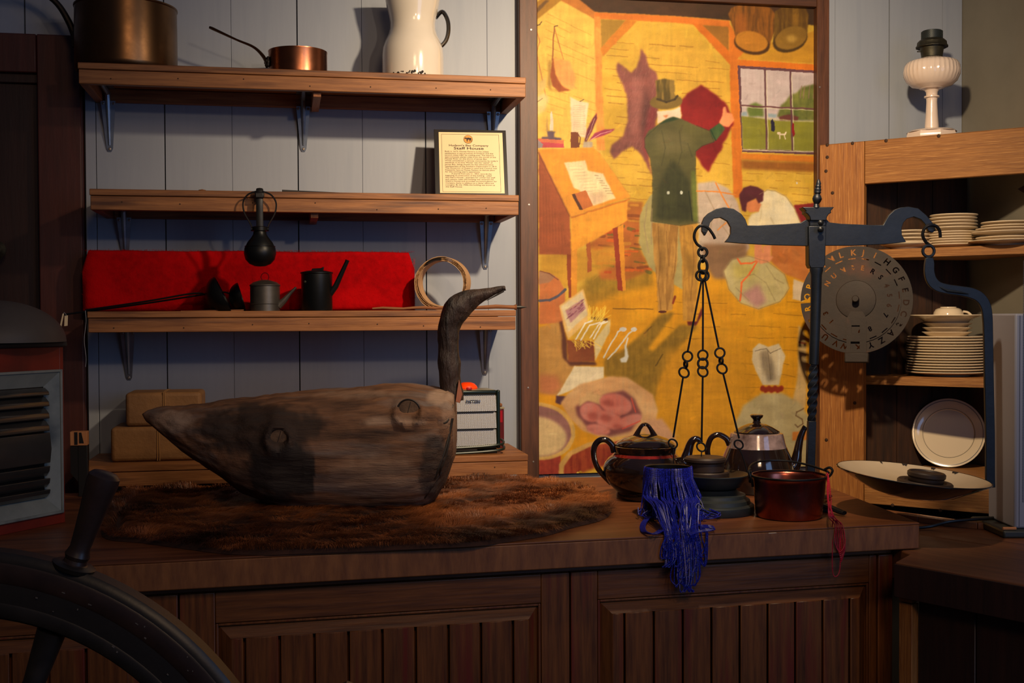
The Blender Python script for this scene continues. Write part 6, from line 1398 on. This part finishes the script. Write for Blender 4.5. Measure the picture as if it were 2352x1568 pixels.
part('spout', MB().tube(smooth_pts([(80*s, 0, 66*s), (92*s, 0, 84*s), (98*s, 0, 104*s), (104*s, 0, 124*s), (112*s, 0, 134*s), (122*s, 0, 134*s), (128*s, 0, 126*s)], 6), interp([18*s, 15*s, 11*s, 9*s, 8*s, 7*s, 6*s], 6), 14), 'brownpot', t)
c = tp_base(1738, 1128); s = px(c)
t = thing('teapot', 'dark teapot with mottled grey shoulders and small knob, right of the two teapots', 'teapot', c, RZ)
body = part('body', MB().lathe(r([(66, 0), (72, 2), (76, 10), (82, 26), (85, 42), (84, 56), (80, 72), (74, 88), (68, 102)]), 64, capt=False), 'brownpot', t)
part('shoulder', MB().lathe(r([(68.4, 100), (64, 114), (61, 128), (59, 134), (50, 136)]), 64, capb=False, capt=False, mod=lambda a, z: 1+.004*sin(a*9)), 'mottle', body)
lid = part('lid', MB().lathe(r([(48, 133), (52, 135), (52, 138), (46, 142), (34, 149), (20, 155), (10, 157), (8, 162), (9, 166), (14, 171), (15, 175), (12, 177), (0, 177)]), 48), 'brownpot', t)
part('handle', MB().tube(smooth_pts([(-62*s, 0, 108*s), (-70*s, 0, 122*s), (-88*s, 0, 131*s), (-104*s, 0, 124*s), (-112*s, 0, 104*s), (-112*s, 0, 84*s), (-104*s, 0, 60*s), (-84*s, 0, 44*s)], 6), interp([8*s, 7*s, 6.5*s, 6.5*s, 6.5*s, 6.5*s, 6*s, 6*s], 6), 14), 'brownpot', t)
part('spout', MB().tube(smooth_pts([(72*s, 0, 44*s), (88*s, 0, 62*s), (94*s, 0, 92*s), (100*s, 0, 122*s), (108*s, 0, 142*s), (112*s, 0, 148*s)], 6), interp([18*s, 14*s, 10*s, 8*s, 6.5*s, 7*s], 6), 14), 'brownpot', t)
# ================================================================== COPPER POT WITH BAIL
c = onz(1812, 1186, ZC); s = px(c)
t = thing('copper_pot', 'dented reddish copper pot with iron bail handle at the counter front', 'pot', c, RZ)
part('body', MB().lathe(cyl_shell(r([(68, 0), (73, 2), (75, 7), (77, 30), (80, 60), (82, 84), (84, 90), (85.5, 92), (85.5, 95), (84, 97)]), .0018), 72, mod=lambda a, z: 1+.006*sin(a*3+z*40)+.004*sin(a*7)*sin(z*90)), 'copperr', t)
part('rim_wire', MB().ring((0, 0, 95*s), 85*s, 2.4*s, (0, 0, 1), 56, 8), 'iron', t)
for sg in (-1, 1):
    lug = part('lug', MB().prism([(sg*86*s, -6*s+0, 78*s), (sg*88*s, 6*s, 78*s), (sg*88*s, 6*s, 106*s), (sg*86*s, -6*s, 106*s)], (sg*.003, 0, 0)), 'iron', t, bevel=.0008)
    part('rivet', MB().lathe([(.004, 0), (.003, .002), (0, .003)], 10, c=(sg*89*s, 0, 84*s), mat=Matrix.Rotation(sg*pi/2, 4, 'Y')), 'iron', lug)
bl = [(-90*s, 0, 102*s), (-84*s, 26*s, 112*s), (-60*s, 62*s, 118*s), (-20*s, 84*s, 119*s), (22*s, 82*s, 117*s), (60*s, 56*s, 111*s), (86*s, 14*s, 104*s), (92*s, 0, 100*s)]
part('bail', MB().tube(smooth_pts(bl, 8), 2.6*s, 8), 'iron', t)
part('bail_hook', MB().tube(smooth_pts([(84*s, 10*s, 106*s), (94*s, 4*s, 112*s), (100*s, 0, 106*s), (96*s, 0, 96*s), (88*s, 2*s, 88*s)], 5), 3*s, 8), 'iron', t); part('bail_hook', MB().tube(smooth_pts([(-86*s, 12*s, 108*s), (-92*s, 0, 104*s), (-90*s, -4*s, 94*s), (-86*s, -6*s, 84*s), (-84*s, -6*s, 70*s)], 5), 3*s, 8), 'iron', t)
pot_c = c; pot_s = s
# ================================================================== BEAD STRANDS
c = onz(1534, 1183, ZC); s = px(c); rc = 53*s; hc = (1183-1075)*s+.002
t = thing('strand_can', 'plain tin can holding the blue bead strands, only its rim showing', 'can', c, RZ)
part('body', MB().lathe(cyl_shell([(rc*.98, 0), (rc, .001), (rc, hc)], .001), 40), 'blackm', t); part('rim', MB().ring((0, 0, hc), rc, .0014, (0, 0, 1), 40, 6), 'panin', t)
CW = MW[t.name]; CIv = CW.inverted()
rnd = random.Random(21)
def bead_tube(m, P, r=.0014, step=.0019):
    # resample
    L = [0]
    for a, b in zip(P[:-1], P[1:]): L.append(L[-1]+(b-a).length)
    n = max(3, int(L[-1]/step*2)); out = []; j = 0
    for i in range(n+1):
        d = L[-1]*i/n
        while j < len(L)-2 and L[j+1] < d: j += 1
        f = (d-L[j])/max(L[j+1]-L[j], 1e-9); out.append(P[j].lerp(P[j+1], min(max(f, 0), 1)))
    m.tube(out, [r*(1.0 if i % 2 else .62) for i in range(len(out))], 5, cap=False)
edge = lambda x: (CIv @ onz(x, 1246-(x-1210)*.0512, ZC))
m = MB()
for i in range(120):
    a = radians(-172+344*.5*rnd.random()*1.0) if i % 8 else radians(rnd.uniform(-176, -4))
    u = Vector((cos(a), sin(a), 0)); k_ = rnd.uniform(1.0, 1.12)
    pt = [u*(rc*.9)+Vector((0, 0, hc-.008)), u*(rc+.001)+Vector((0, 0, hc+.0025)), u*(rc*1.03+.002*k_)+Vector((0, 0, hc*.8))]
    drift = rnd.uniform(0, .018) if a > -2.2 else rnd.uniform(-.004, .012)
    u2 = u*(rc*(1.10*k_)); 
    pt += [u2+Vector((drift*.5, -.002, hc*.45)), u2*1.06+Vector((drift, -.006, hc*.14))]
    end = u2*1.12+Vector((drift*1.3, -.014, .0025+rnd.random()*.006)); pt.append(end)
    fall = rnd.random() < .62 and -2.9 < a < -.25
    if fall:
        ex_ = 1534+ (a+2.9)/2.65*66+rnd.gauss(0, 9); ex_ = min(max(ex_, 1526), 1614)
        e = edge(ex_); pt = pt[:-2]; u3 = pt[-1]; pt += [u3.lerp(e, .45)+Vector((0, 0, .012+rnd.random()*.006)), u3.lerp(e, .8)+Vector((0, 0, .006+rnd.random()*.004)), Vector((e.x, e.y+.003, .0045+rnd.random()*.003)), Vector((e.x, e.y-.004, -.004))]
        dn = rnd.choice((.03, .04, .05, .06, .07, .085, .095)) if abs(ex_-1572) < 22 else rnd.choice((.02, .035, .05)); dx = rnd.uniform(-.006, .006)
        pt += [Vector((e.x+dx, e.y-.005, -dn*.5)), Vector((e.x+dx*1.5, e.y-.005, -dn)), Vector((e.x+dx*1.5+rnd.choice((-1, 1))*.005, e.y-.006, -dn-.005)), Vector((e.x+dx+rnd.choice((-1, 1))*.008, e.y-.006, -dn*.85)), Vector((e.x+dx*.5+.006, e.y-.005, -.012))]
    else:
        w_ = rnd.uniform(-.012, .02); pt += [end+Vector((w_, -.008, .001)), end+Vector((w_*1.6, -.002, .006)), end+Vector((w_*.6, .008, .012))]
    bead_tube(m, smooth_pts(pt, 5))
# loops lying out on the wood at the left and right, and one long loop over the edge at the right
for k_ in range(5):
    o_ = k_*.002; q = [CIv @ onz(a, b, ZC+.003+o_*.6) for a, b in ((1486, 1185), (1472, 1204), (1474, 1220), (1494, 1226), (1512, 1218), (1524, 1200))]; bead_tube(m, smooth_pts([Vector((p.x+o_, p.y, p.z)) for p in q], 5))
for k_ in range(5):
    q = [CIv @ onz(a+k_, b+k_*1.5, ZC+.003+k_*.001) for a, b in ((1590, 1196), (1608, 1205), (1626, 1206), (1638, 1209), (1622, 1213), (1600, 1216), (1580, 1224))]; bead_tube(m, smooth_pts(q, 5))
for k_ in range(2):
    e = edge(1621+k_*3); q = [CIv @ onz(1606, 1212, ZC+.005), Vector((e.x, e.y+.004, .004)), Vector((e.x, e.y-.005, -.01)), Vector((e.x-.001, e.y-.005, -.04-.004*k_)), Vector((e.x-.006, e.y-.006, -.054-.004*k_)), Vector((e.x-.011, e.y-.006, -.044)), Vector((e.x-.014, e.y-.005, -.01))]
    bead_tube(m, smooth_pts(q, 5))
solo('blue_bead_strands', m, 'beads', 'thick hank of blue glass bead strands pouring from the can over the counter edge', 'beads', c, RZ)['kind'] = 'stuff'
# red strands hooked on the copper pot
c2 = MW['copper_pot'] @ Vector((84*pot_s, -20*pot_s, 97*pot_s)) if 'copper_pot' in MW else pot_c
RI = Matrix.Translation(c2) @ Matrix.Rotation(RZ, 4, 'Z'); RIi = RI.inverted(); ed = lambda x, dy=0: (RIi @ onz(x, 1246-(x-1210)*.0512, ZC))
m = MB(); zc_ = ZC-c2.z
ef = ed(1926)
for k_ in range(7):
    o_ = rnd.uniform(-.003, .003); w1 = RIi @ at(1903+rnd.uniform(-4, 6), 1140, 2.17); w2 = RIi @ at(1908+rnd.uniform(-6, 8), 1185, 2.13)
    e = ed(1916+k_*3.4); dn = .045+.004*k_ if k_ < 6 else .098
    q = [Vector((-.004, .002, -.004)), Vector((0, 0, .003)), w1, w2, Vector((e.x, e.y-.004, zc_+.004)), Vector((e.x+.001*k_, e.y-.005, zc_-dn*.6))]
    if k_ == 6: q = q[:4]+[Vector((ed(1912).x, e.y-.004, zc_+.003)), Vector((ed(1912).x, e.y-.005, zc_-.03)), Vector((ed(1912).x, e.y-.005, zc_-.078)), Vector((ed(1918).x, e.y-.005, zc_-.092)), Vector((ed(1928).x, e.y-.005, zc_-.078)), Vector((ed(1928).x, e.y-.005, zc_-.02))]
    else: q += [Vector((ed(1926).x+.0006*k_, e.y-.005, zc_-dn)), Vector((ed(1936).x, e.y-.006, zc_-dn*.75)), Vector((ed(1938).x, e.y-.005, zc_-.02))]
    bead_tube(m, smooth_pts(q, 6), .0011, .0017)
solo('red_bead_strands', m, 'rbeads', 'thin pinkish red bead strands hanging from the copper pot rim over the counter edge', 'beads', c2, RZ)['kind'] = 'stuff'

# ================================================================== LANTERN AT THE LEFT
br = onz(150, 1199, ZC); bl_ = onz(-6, 1231, ZC); d_ = (bl_-br).normalized(); ang_l = atan2(-d_.y, -d_.x)
Wl = .30
o0 = br+d_*Wl
t = thing('signal_lantern', 'large red lantern with grey domed cap and ribbed lens at the left edge', 'lantern', (o0.x, o0.y, ZC), ang_l); LI = MW[t.name].inverted()
fn = Vector((-d_.y, d_.x, 0)); 
if fn.y > 0: fn = -fn
def ll(x, y): return LI @ onp(x, y, br, fn)
Hl = ll(140, 796).z; q0 = ll(137, 850); q1 = ll(137, 1172); 
wx1 = q0.x; wz1 = ll(100, 852).z; wz0 = ll(60, 1190).z; wx0 = Wl-wx1
part('case', MB().box2((0, .012, 0), (Wl, Wl-.02, Hl)), 'lant', t, bevel=.004)
m = MB()
for (a, b, c_, e) in ((0, 0, wx0, Hl), (wx1, 0, Wl, Hl), (wx0, 0, wx1, wz0), (wx0, wz1, wx1, Hl)): m.box2((a, 0, b), (c_, .0118, e))
part('front_plate', m, 'lant', t, bevel=.001)
bw = .030; A = [Vector((wx0, -.004, wz0)), Vector((wx1, -.004, wz0)), Vector((wx1, -.004, wz1)), Vector((wx0, -.004, wz1))]; B = [Vector((wx0+bw, .0105, wz0+bw)), Vector((wx1-bw, .0105, wz0+bw)), Vector((wx1-bw, .0105, wz1-bw)), Vector((wx0+bw, .0105, wz1-bw))]
for i in range(4):
    j = (i+1) % 4; part('lens_frame', MB().hexa([A[i], A[j], A[j]+Vector((0, .004, 0)), A[i]+Vector((0, .004, 0)), B[i], B[j], B[j]+Vector((0, .003, 0)), B[i]+Vector((0, .003, 0))][0:8]), 'lantf', t, smooth=False)
m = MB()
for (a, b, c_, e) in ((wx0-.002, wz0-.002, wx0+.003, wz1+.002), (wx1-.003, wz0-.002, wx1+.002, wz1+.002), (wx0, wz1-.003, wx1, wz1+.002), (wx0, wz0-.002, wx1, wz0+.003)): m.box2((a, -.006, b), (c_, .001, e))
part('lens_rim', m, 'lantf', t, bevel=.001)
zz0, zz1 = wz0+bw, wz1-bw; zc_ = zz0+(zz1-zz0)*.42
part('lens_back', MB().box2((wx0+.004, .0113, wz0+.004), (wx1-.004, .0119, wz1-.004)), 'blk', t)
edges = [0, .09, .19, .30, .60, .71, .82, .92, 1.0]
for a, b in zip(edges[:-1], edges[1:]):
    za, zb2 = zz0+(zz1-zz0)*a, zz0+(zz1-zz0)*b; n_ = 8; P = []
    big = (b-a) > .2
    up = (a+b)/2 > .45
    pr = [Vector((wx0+bw, .0112, za+.0015)), Vector((wx0+bw, (-.006 if (up or big) else .004), za+.0015+(.003 if big else 0))), Vector((wx0+bw, (-.010 if big else -.004), (za+zb2)/2)), Vector((wx0+bw, (.006 if not big and up else -.006), zb2-.0015)), Vector((wx0+bw, .0112, zb2-.0015))]
    part('lens_rib', MB().prism(pr, (wx1-wx0-2*bw, 0, 0)), 'lens', t, bevel=.0015, ang=60)
part('cap_rim', MB().box2((-.006, -.006, Hl), (Wl+.006, Wl-.015, Hl+.010)), 'rim', t, bevel=.003)
m = MB(); n_ = 40; ap = ll(0, 694).z-Hl-.010; cx_ = Wl/2; cy_ = Wl/2-.01
prof = []
for i in range(17):
    a = pi/2*i/16; prof.append(((Wl/2-.002)*cos(a), (ap*1.06)*sin(a)))
def sq(a, z): 
    return 1.0
dc = LI @ at(-14, 760, dep(MW[t.name] @ Vector((cx_+.02, cy_*.8, Hl)))); Rd = 156*px(MW[t.name] @ dc)
print('DOME', dc, Wl)
part('dome', MB().lathe([(a*Rd/prof[0][0], b) for a, b in prof], 64, c=(dc.x, dc.y, Hl+.0105)), 'lantg', t)
# ================================================================== SHIP'S WHEEL
Zw = 1.30; s = Zw/FPX
cw0 = at(-86, 2041, Zw); rt = RT.copy(); nrm = (-FW); upv = UP.copy()
rot = Matrix((rt, upv, nrm)).transposed()   # local x right, y up, z towards the camera
t = thing('ships_wheel', 'dark wooden steering wheel with turned handle at the lower left, close to the camera', 'wheel', cw0, rot=rot)
Ro, Ri = 782*s, 628*s
part('rim', MB().lathe([(Ri, -.022), (Ro-.006, -.022), (Ro, -.016), (Ro, .006), (Ro-.004, .010), (Ro-.010, .012), (Ri+.012, .012), (Ri, .004), (Ri, -.022)], 120, capb=False, capt=False), 'wheel', t, ang=30)
part('rim_inlay', MB().lathe([(Ro-.0105, .0122), (Ro-.013, .0135), (Ro-.030, .0135), (Ro-.033, .0122)], 120, capb=False, capt=False), 'wheelh', t)
part('rim_inlay', MB().lathe([(Ri+.004, .0122), (Ri+.006, .0132), (Ri+.018, .0132), (Ri+.020, .0122)], 120, capb=False, capt=False), 'wheel', t)
rnd = random.Random(8); m = MB()
for i in range(26):
    a = rnd.uniform(radians(30), radians(100)); q = rnd.uniform(Ri+.01, Ro-.012); m.box((q*cos(a), q*sin(a), .0138), (rnd.uniform(.001, .004), rnd.uniform(.0008, .002), .0004), rot=Matrix.Rotation(a+pi/2, 3, 'Z'))
part('scuff_marks', m, 'fleck', t, smooth=False)
a0 = atan2(235, 80)
for i in range(8):
    a = a0+2*pi*i/8; rz_ = Matrix.Rotation(a-pi/2, 4, 'Z') @ Matrix.Rotation(-pi/2, 4, 'X')
    sp = [(.019, .06), (.017, .09), (.013, .12), (.016, .17), (.018, .20), (.012, .24), (.016, Ri-.002)]
    part('spoke', MB().lathe(sp, 16, mat=rz_, c=(0, 0, -.005)), 'wheel', t)
    q = 1.0; hp = [(36, 0), (37, 6), (27, 12), (25, 20), (29, 30), (26, 38), (23, 48), (25, 80), (29, 130), (34, 180), (37, 205), (36, 222), (28, 230), (14, 233), (0, 234)]
    part('handle', MB().lathe([(x_*s, Ro-.002+y_*s) for x_, y_ in hp], 28, mat=rz_, c=(0, 0, -.005)), 'wheelh', t)
    part('rim_block', MB().box((0, 0, 0), (.001, .001, .001)) if False else MB().lathe([(.022, Ro-.004), (.024, Ro+.001), (.020, Ro+.003)], 20, mat=rz_, c=(0, 0, -.005)), 'wheel', t)
part('hub', MB().lathe([(.07, -.04), (.075, -.03), (.075, .02), (.06, .03), (.035, .034), (.03, .05), (0, .052)], 40), 'wheelh', t)
part('stand_shaft', MB().lathe([(.02, -.22), (.02, -.04)], 20), 'iron', t)
g = MW[t.name] @ Vector((0, 0, -.26)); hgt = g.z
solo('wheel_pedestal', MB().box2((-.05, -.05, 0), (.05, .05, hgt-.03)).box((0, 0, hgt-.0), (.12, .12, .06)).box((0, 0, .02), (.3, .3, .04)), 'wheel', 'dark wooden pedestal carrying the steering wheel, below the frame', 'pedestal', (g.x, g.y, .0125), RZ)
